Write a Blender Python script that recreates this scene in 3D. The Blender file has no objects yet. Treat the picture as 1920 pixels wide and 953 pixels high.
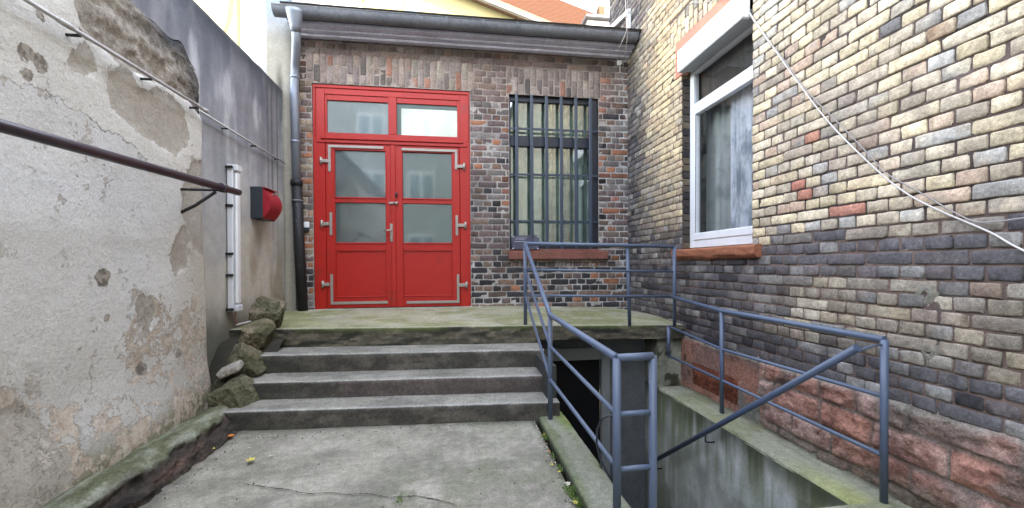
import bpy, bmesh, math, random
import numpy as np
from mathutils import Vector, Matrix
R_=math.radians
S=bpy.context.scene; COL=S.collection
# ---------------------------------------------------------------- camera
cam=bpy.data.cameras.new('camera'); camo=bpy.data.objects.new('camera',cam); COL.objects.link(camo); S.camera=camo
def camrot(yaw,pitch,roll):
    cy,sy=math.cos(yaw),math.sin(yaw);cp,sp=math.cos(pitch),math.sin(pitch);cr,sr=math.cos(roll),math.sin(roll)
    B=Matrix(((1,0,0),(0,0,-1),(0,1,0)));Rz=Matrix(((cy,sy,0),(-sy,cy,0),(0,0,1)))
    Rr=Matrix(((cr,-sr,0),(sr,cr,0),(0,0,1)));Pm=Matrix(((1,0,0),(0,cp,-sp),(0,sp,cp)))
    return Rr@Pm@B@Rz
rm=camrot(-.1372,.0144,-.0051)
m=Matrix((rm[0],-rm[1],-rm[2])).transposed().to_4x4(); m.translation=Vector((0,0,1.215)); camo.matrix_world=m
cam.sensor_width=36; cam.lens=36*766.6/1920; cam.shift_y=(507.8-476.5)/1920; cam.clip_start=.05; cam.clip_end=3000
# ---------------------------------------------------------------- light
SUN_EL,SUN_AZ=R_(28),R_(122)       # azimuth measured from +y towards +x
W=bpy.data.worlds.new('World'); S.world=W; W.use_nodes=True; nt=W.node_tree
sky=nt.nodes.new('ShaderNodeTexSky'); sky.sky_type='NISHITA'; sky.sun_disc=False
sky.sun_elevation=SUN_EL; sky.sun_rotation=SUN_AZ; sky.air_density=1.0; sky.dust_density=.4; sky.ozone_density=1.2
hs=nt.nodes.new('ShaderNodeHueSaturation'); hs.inputs['Saturation'].default_value=.66
bg=nt.nodes['Background']; bg.inputs[1].default_value=.15
nt.links.new(sky.outputs[0],hs.inputs['Color']); nt.links.new(hs.outputs[0],bg.inputs[0])
sl=bpy.data.lights.new('sun','SUN'); sl.energy=2.0; sl.angle=R_(.5); sl.color=(1,.95,.87)
so=bpy.data.objects.new('sun',sl); COL.objects.link(so)
d=Vector((math.sin(SUN_AZ)*math.cos(SUN_EL),math.cos(SUN_AZ)*math.cos(SUN_EL),math.sin(SUN_EL)))
so.rotation_euler=d.to_track_quat('Z','Y').to_euler(); so.location=(20,-20,30)
vs=S.view_settings; vs.view_transform='Standard'; vs.look='None'; vs.gamma=1; vs.use_curve_mapping=False
vs.exposure=4.25
vs.use_white_balance=True; vs.white_balance_temperature=7800; vs.white_balance_tint=12
# ---------------------------------------------------------------- numeric noise
def _h(ix,iy,s):
    n=(ix.astype(np.int64)*374761393+iy.astype(np.int64)*668265263+s*1274126177)&0xffffffff
    n=((n^(n>>13))*1274126177)&0xffffffff
    return ((n^(n>>16))&0xffff)/65535.0
def vn(x,y,s=0):
    x=np.asarray(x,float);y=np.asarray(y,float)
    ix=np.floor(x);iy=np.floor(y);fx=x-ix;fy=y-iy;fx=fx*fx*(3-2*fx);fy=fy*fy*(3-2*fy)
    a=_h(ix,iy,s);b=_h(ix+1,iy,s);c=_h(ix,iy+1,s);e=_h(ix+1,iy+1,s)
    return (a*(1-fx)+b*fx)*(1-fy)+(c*(1-fx)+e*fx)*fy
def fbm(x,y,s=0,o=4):
    t=0;a=.5;f=1
    for i in range(o): t=t+a*vn(np.asarray(x)*f,np.asarray(y)*f,s+i*17);a*=.5;f*=2.03
    return t/(1-.5**o)
def ss(a,b,x):
    t=np.clip((np.asarray(x,float)-a)/(b-a),0,1); return t*t*(3-2*t)
def mixc(a,b,t):
    t=np.asarray(t)[...,None]; return np.asarray(a)*(1-t)+np.asarray(b)*t
def polyd(px,py,poly):
    """signed distance to polygon, positive inside"""
    d=np.full(px.shape,1e9);ins=np.zeros(px.shape,bool);n=len(poly)
    for i in range(n):
        x0,y0=poly[i];x1,y1=poly[(i+1)%n];ex,ey=x1-x0,y1-y0
        t=np.clip(((px-x0)*ex+(py-y0)*ey)/(ex*ex+ey*ey+1e-12),0,1)
        d=np.minimum(d,np.hypot(px-x0-t*ex,py-y0-t*ey))
        c=((y0>py)!=(y1>py)); ins^=c&(px<(x1-x0)*(py-y0)/((y1-y0) if abs(y1-y0)>1e-9 else 1e-9)+x0)
    return np.where(ins,d,-d)
# ---------------------------------------------------------------- objects
org={}
def tagp(o,label=None,cat=None,group=None,kind=None):
    if label: o['label']=label
    if cat: o['category']=cat
    if group: o['group']=group
    if kind: o['kind']=kind
    return o
def thing(name,loc,label,cat,group=None):
    o=bpy.data.objects.new(name,None); COL.objects.link(o); o.location=loc; o.empty_display_size=.1; org[o]=Vector(loc)
    return tagp(o,label,cat,group)
def rgba(c): return (c[0],c[1],c[2],1)
class MB:
    def __init__(s): s.v=[];s.f=[];s.c=[];s.sm=[]
    def add(s,v,f,smooth=False,col=None):
        n=len(s.v); s.v+= [tuple(map(float,p)) for p in v]; s.f+=[tuple(i+n for i in q) for q in f]; s.sm+=[smooth]*len(f)
        s.c+=[col or (1,1,1)]*len(v); return s
    def box(s,x0,x1,y0,y1,z0,z1,b=.003,col=None,T=None):
        lo=(min(x0,x1),min(y0,y1),min(z0,z1));hi=(max(x0,x1),max(y0,y1),max(z0,z1))
        b=min(b,*(.45*(hi[i]-lo[i]) for i in range(3)))
        if b<=0:
            v=[(hi[0] if i&1 else lo[0],hi[1] if i&2 else lo[1],hi[2] if i&4 else lo[2]) for i in range(8)]
            f=[(0,2,3,1),(4,5,7,6),(0,1,5,4),(2,6,7,3),(0,4,6,2),(1,3,7,5)]
        else:
            v=[];ix={}
            for i in range(8):
                c=[hi[a] if i>>a&1 else lo[a] for a in range(3)]
                for a in range(3):
                    p=[c[k] if k==a else (c[k]-b if i>>k&1 else c[k]+b) for k in range(3)]; ix[(i,a)]=len(v); v.append(tuple(p))
            f=[]
            for a in range(3):
                o1,o2=(a+1)%3,(a+2)%3
                for sd in (0,1):
                    q=[(sd<<a)|(p<<o1)|(r<<o2) for p,r in ((0,0),(1,0),(1,1),(0,1))]
                    fc=[ix[(i,a)] for i in q]; f.append(tuple(fc if sd else fc[::-1]))
                for p in (0,1):
                    for r in (0,1):
                        i0=(p<<o1)|(r<<o2);i1=i0|(1<<a)
                        fc=[ix[(i0,o1)],ix[(i1,o1)],ix[(i1,o2)],ix[(i0,o2)]]
                        f.append(tuple(fc if (p^r) else fc[::-1]))
            for i in range(8):
                fc=[ix[(i,0)],ix[(i,1)],ix[(i,2)]]; par=bin(i).count('1')&1
                f.append(tuple(fc if par else fc[::-1]))
        if T: v=[tuple(T@Vector(p)) for p in v]
        return s.add(v,f,False,col)
    def tube(s,pts,r,seg=12,cap=True,col=None):
        pts=[Vector(p) for p in pts];n=len(pts);rs=r if isinstance(r,(list,tuple)) else [r]*n;v=[];f=[]
        up=None
        for i,p in enumerate(pts):
            t=((pts[min(i+1,n-1)]-p).normalized()+(p-pts[max(i-1,0)]).normalized())
            if t.length<1e-6: t=pts[min(i+1,n-1)]-pts[max(i-1,0)]
            t.normalize()
            if up is None: up=Vector((0,0,1)) if abs(t.z)<.9 else Vector((0,1,0))
            a=(up-t*up.dot(t)).normalized();b=t.cross(a);up=a
            if 0<i<n-1:
                k=(pts[i+1]-p).normalized().dot((p-pts[i-1]).normalized()); sc=1/max(.5,math.sqrt((1+k)/2))
            else: sc=1
            for j in range(seg):
                w=2*math.pi*j/seg; v.append(p+(a*math.cos(w)+b*math.sin(w))*rs[i])
        for i in range(n-1):
            for j in range(seg):
                k=(j+1)%seg; f.append((i*seg+j,i*seg+k,(i+1)*seg+k,(i+1)*seg+j))
        s.add(v,f,True,col)
        if cap:
            m0=len(s.v)-n*seg
            s.f.append(tuple(m0+j for j in range(seg))[::-1]); s.f.append(tuple(m0+(n-1)*seg+j for j in range(seg))); s.sm+=[False,False]
        return s
    def quad(s,a,b,c,e,col=None): return s.add([a,b,c,e],[(0,1,2,3)],False,col)
    def prism(s,pts2,fn,col=None):
        """pts2: outline; fn(p,side)->3D point, side 0/1"""
        n=len(pts2); v=[fn(p,0) for p in pts2]+[fn(p,1) for p in pts2]
        f=[tuple(range(n))[::-1],tuple(range(n,2*n))]+[(i,(i+1)%n,n+(i+1)%n,n+i) for i in range(n)]
        return s.add(v,f,False,col)
    def build(s,name,mat,parent=None,label=None,cat=None,group=None,kind=None,loc=None,fix=True):
        o0=org[parent] if parent else Vector(loc or (0,0,0))
        me=bpy.data.meshes.new(name); me.from_pydata([(p[0]-o0[0],p[1]-o0[1],p[2]-o0[2]) for p in s.v],[],s.f)
        at=me.color_attributes.new('Col','FLOAT_COLOR','POINT')
        at.data.foreach_set('color',np.concatenate([np.array(s.c,float).reshape(-1,3),np.ones((len(s.v),1))],1).ravel())
        me.polygons.foreach_set('use_smooth',s.sm); me.materials.append(mat)
        if fix:
            bm=bmesh.new();bm.from_mesh(me);bmesh.ops.recalc_face_normals(bm,faces=bm.faces);bm.to_mesh(me);bm.free()
        o=bpy.data.objects.new(name,me); COL.objects.link(o)
        if parent: o.parent=parent
        else: o.location=o0
        org[o]=o0
        return tagp(o,label,cat,group,kind)
def sheet(name,us,vs_,P,mat,parent=None,col=None,attrs=None,flip=False,mb=None,mask=None,smooth=True,**kw):
    """regular grid; P(U,V)->(...,3) array; col(U,V)->(...,3)"""
    U,V=np.meshgrid(np.asarray(us,float),np.asarray(vs_,float),indexing='ij'); p=P(U,V).reshape(-1,3); nu,nv=U.shape
    i,j=np.meshgrid(np.arange(nu-1),np.arange(nv-1),indexing='ij')
    f=np.stack([i*nv+j,(i+1)*nv+j,(i+1)*nv+j+1,i*nv+j+1],-1)
    if mask is not None:
        Um=(U[:-1,:-1]+U[1:,1:])/2;Vm=(V[:-1,:-1]+V[1:,1:])/2; f=f[mask(Um,Vm)]
    f=f.reshape(-1,4)
    if flip: f=f[:,::-1]
    o0=np.array(org[parent]) if parent else np.array(kw.get('loc',(0,0,0)),float)
    me=bpy.data.meshes.new(name); me.from_pydata((p-o0).tolist(),[],f.tolist())
    c=col(U,V).reshape(-1,3) if col else np.ones((nu*nv,3))
    me.color_attributes.new('Col','FLOAT_COLOR','POINT').data.foreach_set('color',np.concatenate([c,np.ones((len(c),1))],1).ravel())
    for k,fn in (attrs or {}).items():
        me.attributes.new(k,'FLOAT','POINT').data.foreach_set('value',fn(U,V).ravel())
    me.polygons.foreach_set('use_smooth',[smooth]*len(me.polygons)); me.materials.append(mat)
    o=bpy.data.objects.new(name,me); COL.objects.link(o)
    if parent: o.parent=parent
    else: o.location=Vector(o0)
    org[o]=Vector(o0); kw.pop('loc',None)
    return tagp(o,**kw)
# ---------------------------------------------------------------- materials
def mat(name): 
    M=bpy.data.materials.new(name); M.use_nodes=True; return M,M.node_tree,M.node_tree.nodes['Principled BSDF']
def lk(t,a,b): t.links.new(a,b)
def noise(t,scale,detail=4,rough=.6,vec=None,stretch=None):
    n=t.nodes.new('ShaderNodeTexNoise'); n.inputs['Scale'].default_value=scale; n.inputs['Detail'].default_value=detail; n.inputs['Roughness'].default_value=rough
    tc=t.nodes.new('ShaderNodeTexCoord'); o=vec or tc.outputs['Object']
    if stretch:
        mp=t.nodes.new('ShaderNodeMapping'); mp.inputs['Scale'].default_value=stretch; lk(t,o,mp.inputs[0]); o=mp.outputs[0]
    lk(t,o,n.inputs['Vector']); return n.outputs['Fac']
def mth(t,op,a,b=None,clamp=False):
    n=t.nodes.new('ShaderNodeMath'); n.operation=op; n.use_clamp=clamp
    for i,x in enumerate((a,b)):
        if x is None: continue
        if hasattr(x,'links'): lk(t,x,n.inputs[i])
        else: n.inputs[i].default_value=x
    return n.outputs[0]
def mrange(t,x,a,b,c=0,e=1,smooth=False):
    n=t.nodes.new('ShaderNodeMapRange'); n.clamp=True
    if smooth: n.interpolation_type='SMOOTHSTEP'
    lk(t,x,n.inputs[0])
    for i,v in zip((1,2,3,4),(a,b,c,e)): n.inputs[i].default_value=v
    return n.outputs[0]
def mixn(t,f,a,b,mode='MIX'):
    n=t.nodes.new('ShaderNodeMix'); n.data_type='RGBA'; n.blend_type=mode
    if hasattr(f,'links'): lk(t,f,n.inputs[0])
    else: n.inputs[0].default_value=f
    for i,x in ((6,a),(7,b)):
        if hasattr(x,'links'): lk(t,x,n.inputs[i])
        else: n.inputs[i].default_value=rgba(x)
    return n.outputs[2]
def bump(t,h,strength,dist,prev=None):
    n=t.nodes.new('ShaderNodeBump'); n.inputs['Strength'].default_value=strength; n.inputs['Distance'].default_value=dist; lk(t,h,n.inputs['Height'])
    if prev: lk(t,prev,n.inputs['Normal'])
    return n.outputs[0]
def attr(t,name,fac=False):
    n=t.nodes.new('ShaderNodeAttribute'); n.attribute_name=name; return n.outputs['Fac' if fac else 'Color']
def rough_mat(name,color=None,rough=.85,var=((6,.35),(60,.35)),bm=((90,.5,.004),),spec=.3,stains=(),metal=0):
    """colour (or the Col attribute) x noise, with layered bumps; stains: (scale, lo, hi, colour, stretch)"""
    M,t,b=mat(name); c=attr(t,'Col') if color is None else None
    if c is None:
        r=t.nodes.new('ShaderNodeRGB'); r.outputs[0].default_value=rgba(color); c=r.outputs[0]
    for sc,a in var:
        n=noise(t,sc,5,.65); f=mrange(t,n,.25,.75,1-a,1+a); v=t.nodes.new('ShaderNodeVectorMath'); v.operation='SCALE'; lk(t,c,v.inputs[0]); lk(t,f,v.inputs['Scale']); c=v.outputs[0]
    for st in stains:
        sc,lo,hi,cc=st[:4]; n=noise(t,sc,6,.65,stretch=st[4] if len(st)>4 else None); c=mixn(t,mrange(t,n,lo,hi,0,st[5] if len(st)>5 else 1,True),c,cc)
    lk(t,c,b.inputs['Base Color']); pv=None
    for sc,s_,dd in bm: pv=bump(t,noise(t,sc,6,.65),s_,dd,pv)
    if pv: lk(t,pv,b.inputs['Normal'])
    b.inputs['Roughness'].default_value=rough; b.inputs['Specular IOR Level'].default_value=spec; b.inputs['Metallic'].default_value=metal
    return M
def plain(name,color,rough=.5,spec=.5,metal=0,emit=0,wear=None):
    M,t,b=mat(name); b.inputs['Roughness'].default_value=rough; b.inputs['Specular IOR Level'].default_value=spec; b.inputs['Metallic'].default_value=metal
    n=noise(t,9,4,.6); c=mixn(t,mrange(t,n,.3,.7,0,.35),color,[x*.7 for x in color])
    if wear: c=mixn(t,mrange(t,noise(t,wear[0],6,.7),wear[1],wear[1]+.06,0,1),c,wear[2])
    lk(t,c,b.inputs['Base Color']); lk(t,bump(t,noise(t,40,3,.5),.15,.002),b.inputs['Normal']); return M
M_brick=rough_mat('brick_faces',None,.82,((5,.28),(18,.25),(55,.38),(190,.4)),((40,.6,.008),(200,.8,.003)))
M_mortar=rough_mat('mortar',None,.95,((4,.3),(14,.3),(120,.35)),((60,.7,.006),(260,.6,.002)))
M_conc=rough_mat('weathered_concrete',None,.88,((3,.22),(22,.28),(90,.3),(300,.5)),((18,.35,.008),(150,.8,.004)))
M_step=rough_mat('step_stone',None,.85,((5,.25),(40,.3),(130,.5),(320,.5)),((30,.5,.008),(150,.9,.004)))
M_stone=rough_mat('sandstone',None,.88,((8,.3),(45,.45),(180,.35)),((16,.9,.05),(60,.8,.015),(160,.8,.004)))
M_rock=rough_mat('mossy_rock',None,.92,((7,.35),(40,.55),(150,.35)),((12,.9,.05),(50,.9,.02),(140,.7,.005)),stains=((7,.54,.62,(.06,.06,.03)),))
M_red=plain('red_door_paint',(.39,.011,.006),.42,.45,wear=(3.2,.60,(.28,.016,.010)))
M_blue=plain('blue_grey_rail_paint',(.085,.115,.175),.42,.5,wear=(48,.665,(.10,.05,.035)))
M_navy=plain('dark_blue_window_paint',(.012,.018,.032),.4,.5)
M_grille=plain('blue_grey_grille_paint',(.032,.048,.075),.45,.5)
M_zinc=plain('weathered_zinc',(.23,.26,.31),.5,.5,.35)
M_zincd=rough_mat('dull_zinc',(.13,.138,.16),.6,((3,.3),(30,.25)),((60,.2,.002),),.5,(),.1)
M_iron=rough_mat('black_cast_iron',(.012,.012,.014),.6,((8,.3),),((60,.4,.003),),.4,((12,.6,.72,(.10,.095,.09)),))
M_white=plain('white_plastic',(.70,.71,.73),.35,.5)
M_whitep=plain('white_painted_metal',(.60,.62,.65),.5,.4,wear=(18,.68,(.30,.28,.25)))
M_strap=plain('galvanised_steel',(.36,.32,.285),.45,.5,.5,wear=(30,.62,(.25,.16,.11)))
M_anth=plain('anthracite_metal',(.018,.024,.032),.45,.5)
M_boxred=plain('dark_red_metal',(.30,.012,.022),.35,.5)
M_black=plain('black_void_paint',(.004,.004,.005),.7,.2)
M_pole=plain('purple_brown_pole_paint',(.045,.034,.045),.36,.6,.2)
M_soffit=rough_mat('grey_painted_boards',(.50,.50,.60),.7,((4,.25),(30,.2)),((60,.3,.003),),.3)
M_cablew=plain('white_cable_sheath',(.62,.58,.55),.6,.3)
M_cableg=plain('grey_cable_sheath',(.30,.27,.26),.7,.3)
M_terra=rough_mat('terracotta_paint',(.42,.17,.125),.8,((5,.15),(60,.12)),((80,.3,.003),))
M_sill=rough_mat('red_sandstone_sill',(.19,.072,.055),.85,((6,.25),(60,.3)),((40,.6,.006),),stains=((9,.58,.7,(.16,.09,.07)),))
M_sillo=rough_mat('orange_sandstone_sill',(.30,.11,.06),.85,((6,.25),(60,.3)),((30,.8,.012),))
# ---------------------------------------------------------------- ground
G_c=0
def ground_cells(xs,ys,skip):
    m=MB()
    for i in range(len(xs)-1):
        for j in range(len(ys)-1):
            if (i,j) in skip: continue
            m.quad((xs[i],ys[j],-.25),(xs[i+1],ys[j],-.25),(xs[i+1],ys[j+1],-.25),(xs[i],ys[j+1],-.25),(.16,.15,.13))
    return m
ground_cells([-300,.72,2.3,300],[-300,1.6,4.6,400],{(1,1)}).build('ground',M_conc,kind='structure',fix=False)
def yard_col(x,y):
    n=fbm(x*2.1,y*2.1,3);n2=fbm(x*7,y*7,9)
    c=mixc((.27,.255,.21),(.195,.187,.15),ss(.4,.65,n)); c=mixc(c,(.335,.318,.27),ss(.52,.75,n2)*.5); c=mixc(c,(.12,.118,.10),ss(.60,.72,fbm(x*1.3,y*1.6,55))*.6)
    g=ss(.5,.7,fbm(x*3,y*3,21))*ss(-.9,.1,x)*.6; c=mixc(c,(.16,.165,.11),g)
    c=mixc(c,(.08,.08,.06),ss(.12,0,np.abs(y-3.17+.06*(x+.2)))*.6)
    c=mixc(c,(.09,.085,.07),ss(.10,0,np.abs(x+1.57+.04*(y-2.4)))*.65)
    c=mixc(c,(.05,.055,.03),ss(.04,0,np.abs(x-.60)+.02*n2)*.8)
    return mixc(c,(.30,.27,.24),ss(.62,.7,fbm(x*11,y*11,33))*.5)
sheet('yard_floor',np.arange(-2.0,.621,.03),np.arange(-3.5,3.3,.03),lambda x,y:np.stack([x,y,.012*(fbm(x*1.7,y*1.7,5)-.5)-.018*ss(.05,0,.62-x)],-1),M_conc,col=yard_col,kind='structure')
def ribbon(pts,w,z,seed=1,step=.012):
    """jagged thin strip following a polyline on a horizontal surface"""
    rnd=random.Random(seed);P=[]
    for (x0,y0),(x1,y1) in zip(pts[:-1],pts[1:]):
        n=max(2,int(math.hypot(x1-x0,y1-y0)/step))
        for k in range(n): P.append((x0+(x1-x0)*k/n,y0+(y1-y0)*k/n))
    m=MB();prev=None
    for i,(x,y) in enumerate(P):
        e=min(1,i/8,(len(P)-i)/8); j=rnd.uniform(-.004,.004); ww=w*e*rnd.uniform(.3,1.2)
        cur=((x,y+j-ww/2,z),(x,y+j+ww/2,z))
        if prev: m.quad(prev[0],cur[0],cur[1],prev[1])
        prev=cur
    return m
M_crack=plain('crack_dirt',(.022,.021,.017),.95,.1)
CR=[(-1.238,2.472),(-1.129,2.417),(-1.031,2.381),(-.904,2.335),(-.775,2.275),(-.682,2.276),(-.578,2.241),(-.468,2.235),(-.35,2.182),(-.214,2.177),(-.074,2.108),(.033,2.032)]
tagp(ribbon(CR,.007,.0075,3).build('crack',M_crack,fix=False),kind='structure')
tagp(ribbon([(-.55,2.9),(-.46,2.75),(-.42,2.68)],.004,.0075,4).build('crack',M_crack,fix=False),kind='structure')
# ---------------------------------------------------------------- brickwork
def brickwork(P,us,vs_,holes,course,rowh,colf,mcol,parent,name,skip=None,depth=.008,seed=1,name_m=None,jit=.003,joint=.010,soldiers=(),flip=False,patches=(),unit=.25,mdisp=.004,relief=1.0,two=.5,split=.18):
    """P(u,v,n)->xyz; bricks as pillowed faces standing proud of a rough mortar sheet, one mesh"""
    rnd=random.Random(seed); u0,u1=us; v0,v1=vs_; bricks=[]
    nrow=int((v1-v0)/course)
    holes_all=list(holes)+[s[:4] for s in soldiers]
    for r in range(nrow):
        a=v0+r*course; b=a+course; vm=(a+b)/2
        iv=[(u0,u1)]
        for (ha,hb,hc,hd) in holes_all:
            if hc<vm<hd:
                nv=[]
                for (p,q) in iv:
                    if hb<=p or ha>=q: nv.append((p,q)); continue
                    if ha>p: nv.append((p,ha))
                    if hb<q: nv.append((hb,q))
                iv=nv
        head=(r%2==0)
        for (p,q) in iv:
            un=unit/2 if head else unit
            off={0:0,1:.0625,2:0,3:.1875}[r%4]*unit/.25
            x=math.floor((p-off)/un)*un+off-u0%un
            while x>p: x-=un
            edges=[p]
            while x<q:
                x+=un
                if x>p+.035 and x<q-.035: edges.append(x+rnd.uniform(-.006,.006))
                if not head and rnd.random()<split:
                    y=x+un/2
                    if y>p+.035 and y<q-.035: edges.append(y)
            edges.append(q)
            for e0,e1 in zip(edges[:-1],edges[1:]): bricks.append((e0,e1,a,b,0))
    for (sa,sb,sc,sd,w) in soldiers:
        n=max(1,round((sb-sa)/w))
        for k in range(n):
            x0=sa+(sb-sa)*k/n;x1=sa+(sb-sa)*(k+1)/n; hgt=sd-sc
            cut=sc+hgt*(.62 if k%2 else .36)+rnd.uniform(-.01,.01)
            bricks.append((x0,x1,sc,cut,1)); bricks.append((x0,x1,cut,sd+.012*math.sin(math.pi*(k+.5)/n),1))
    V=[];F=[];C=[];nu,nv=6,4
    S_=np.array([0,.035,.33,.67,.965,1]);T_=np.array([0,.11,.89,1]); SS,TT=np.meshgrid(S_,T_,indexing='ij')
    ring=[]
    ring+= [(i,0) for i in range(nu)]+[(nu-1,j) for j in range(1,nv)]+[(i,nv-1) for i in range(nu-2,-1,-1)]+[(0,j) for j in range(nv-2,0,-1)]
    base=[]
    gi=lambda i,j:i*nv+j
    for i in range(nu-1):
        for j in range(nv-1): base.append((gi(i,j),gi(i+1,j),gi(i+1,j+1),gi(i,j+1)))
    nr=len(ring);N=nu*nv
    for k in range(nr): base.append((gi(*ring[(k+1)%nr]),gi(*ring[k]),N+k,N+(k+1)%nr))
    base=np.array(base)
    if flip: base=base[:,::-1]
    rs=np.random.RandomState(seed); cnt=0
    for (a,b,c,e,sol) in bricks:
        j=joint/2; a2,b2,c2,e2=a+j,b-j,c+j,e-j
        if b2-a2<.02 or e2-c2<.02: continue
        uc,vc=(a+b)/2,(c+e)/2
        if skip and skip(uc,vc): continue
        cc=[rs.uniform(-jit,jit,2) for _ in range(4)]
        U=(a2+cc[0][0])*(1-SS)*(1-TT)+(b2+cc[1][0])*SS*(1-TT)+(b2+cc[2][0])*SS*TT+(a2+cc[3][0])*(1-SS)*TT
        Vv=(c2+cc[0][1])*(1-SS)*(1-TT)+(c2+cc[1][1])*SS*(1-TT)+(e2+cc[2][1])*SS*TT+(e2+cc[3][1])*(1-SS)*TT
        bx=(SS<.01)|(SS>.99);by=(TT<.01)|(TT>.99); corner=bx&by
        cu,cv=(a2+b2)/2,(c2+e2)/2; rr=rs.uniform(.002,.008)
        U=np.where(corner,U-np.sign(U-cu)*rr,U); Vv=np.where(corner,Vv-np.sign(Vv-cv)*rr*.6,Vv)
        # pull the inner grid columns towards the rim so the arris is tight
        nrm=depth*rs.uniform(.35,1.25)+rs.normal(0,.0007*relief,(nu,nv))+ (SS-.5)*rs.uniform(-.004,.004)+(TT-.5)*rs.uniform(-.003,.003)
        nrm=np.where(bx|by,nrm-.003,nrm)
        if rs.rand()<.12*relief:   # chipped corner
            k=rs.randint(4); ci=(0 if k in(0,3) else nu-1, 0 if k<2 else nv-1); nrm[ci]-=.012
        U=U+rs.normal(0,.0012,(nu,nv))*(bx|by); Vv=Vv+rs.normal(0,.0015,(nu,nv))*(bx|by)
        pts=P(U.ravel(),Vv.ravel(),nrm.ravel())
        ru=np.array([U[q] for q in ring]);rv=np.array([Vv[q] for q in ring])
        ru=ru+np.sign(ru-cu)*.002;rv=rv+np.sign(rv-cv)*.002
        pr=P(ru,rv,np.full(nr,-.012))
        n0=len(V) if False else cnt
        V.append(pts);V.append(pr);F.append(base+cnt);cnt+=N+nr
        col=np.array(colf(uc,vc,rs,sol)); col2=np.array(colf(uc,vc,rs,sol))
        t_=ss(.42,.62,fbm((U+Vv*.8)*rs.uniform(9,16)+cnt,(Vv-U*.5)*11,seed,3))*rs.uniform(0,1)*two
        cg=mixc(col,col2,t_); cg=cg*(.86+.28*fbm(U*6,Vv*6,seed+3))[...,None]
        C.append(np.concatenate([cg.reshape(-1,3),np.array([cg[q] for q in ring])*.8]))
    bv=np.concatenate(V);bf=np.concatenate(F);bc=np.concatenate(C)
    # mortar sheet
    gu=np.arange(u0,u1+.001,.025);gv=np.arange(v0,v1+.001,.025)
    gu=sorted(set([round(x,4) for x in gu]+[h[0] for h in holes if u0<h[0]<u1]+[h[1] for h in holes if u0<h[1]<u1]+[u1]))
    gv=sorted(set([round(x,4) for x in gv]+[h[2] for h in holes if v0<h[2]<v1]+[h[3] for h in holes if v0<h[3]<v1]+[v1]))
    U,Vg=np.meshgrid(gu,gv,indexing='ij'); nuu,nvv=U.shape
    mp=P(U.ravel(),Vg.ravel(),((fbm(U*14,Vg*14,seed)-.5)*mdisp*2).ravel())
    i,j=np.meshgrid(np.arange(nuu-1),np.arange(nvv-1),indexing='ij')
    f=np.stack([i*nvv+j,(i+1)*nvv+j,(i+1)*nvv+j+1,i*nvv+j+1],-1)
    um=(U[:-1,:-1]+U[1:,1:])/2;vm=(Vg[:-1,:-1]+Vg[1:,1:])/2; keep=np.ones(um.shape,bool)
    for h in holes: keep&=~((um>h[0])&(um<h[1])&(vm>h[2])&(vm<h[3]))
    f=f[keep]
    if flip: f=f[:,::-1]
    mc=mcol(U,Vg).reshape(-1,3)
    allv=np.concatenate([mp,bv]);allf=np.concatenate([f,bf+len(mp)]);allc=np.concatenate([mc,bc])
    o0=np.array(org[parent]); me=bpy.data.meshes.new(name); me.from_pydata((allv-o0).tolist(),[],allf.tolist())
    me.color_attributes.new('Col','FLOAT_COLOR','POINT').data.foreach_set('color',np.concatenate([allc,np.ones((len(allc),1))],1).ravel())
    me.materials.append(M_mortar);me.materials.append(M_brick)
    me.polygons.foreach_set('material_index',[0]*len(f)+[1]*len(bf)); me.polygons.foreach_set('use_smooth',[False]*len(f)+[True]*len(bf))
    o=bpy.data.objects.new(name,me);COL.objects.link(o);o.parent=parent;org[o]=org[parent]
    return o
def pick(rs,table):
    r=rs.rand()*sum(w for w,_ in table)
    for w,c in table:
        r-=w
        if r<=0: return np.array(c)*rs.uniform(.8,1.2)
    return np.array(table[-1][1])
# ======================================================== the annex with the red door
D=5.55; XR=2.441
ann=thing('brick_annex',(0,D,.6),'low brown brick annex with red double door, barred window and zinc gutter','building')
ORANGE=(.30,.125,.07);PURP=(.125,.088,.085);DKB=(.035,.033,.036);BRN=(.155,.105,.08);GREYB=(.165,.145,.135);BUFF=(.26,.20,.14)
def backcol(x,z,rs,sol):
    x=float(x);z=float(z)
    if sol:
        if x<.4: return pick(rs,[(4,(.235,.18,.155)),(2,(.20,.16,.15)),(.8,(.27,.13,.095)),(1.6,(.12,.10,.09)),(1,(.28,.24,.20))])
        return pick(rs,[(4,(.22,.18,.165)),(2,(.17,.135,.125)),(.2,(.25,.12,.09)),(1.5,(.10,.085,.08)),(.3,(.42,.36,.25))])
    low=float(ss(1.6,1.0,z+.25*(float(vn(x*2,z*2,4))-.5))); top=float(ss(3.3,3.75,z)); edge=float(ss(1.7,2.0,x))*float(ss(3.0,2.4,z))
    left=1.0 if x<-1.75 else 0
    if left and z>1.3: c=pick(rs,[(3,BUFF),(2,BRN),(1.8,ORANGE),(1.5,GREYB),(1,PURP)])
    else: c=pick(rs,[(2.4*(1-low)+.3,GREYB),(3*(1-low)+.4,PURP),(2.2,BRN),(1.2+4*low,DKB),(.25+.7*edge+.28*low,ORANGE),(.35*(1-low),(.25,.10,.07))])
    if rs.rand()<.12*(1-low)+.06: c=c*.6
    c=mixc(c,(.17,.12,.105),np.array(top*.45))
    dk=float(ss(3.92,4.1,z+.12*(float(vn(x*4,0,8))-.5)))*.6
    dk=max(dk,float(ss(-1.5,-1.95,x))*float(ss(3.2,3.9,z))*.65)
    return c*(1-dk)
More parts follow.
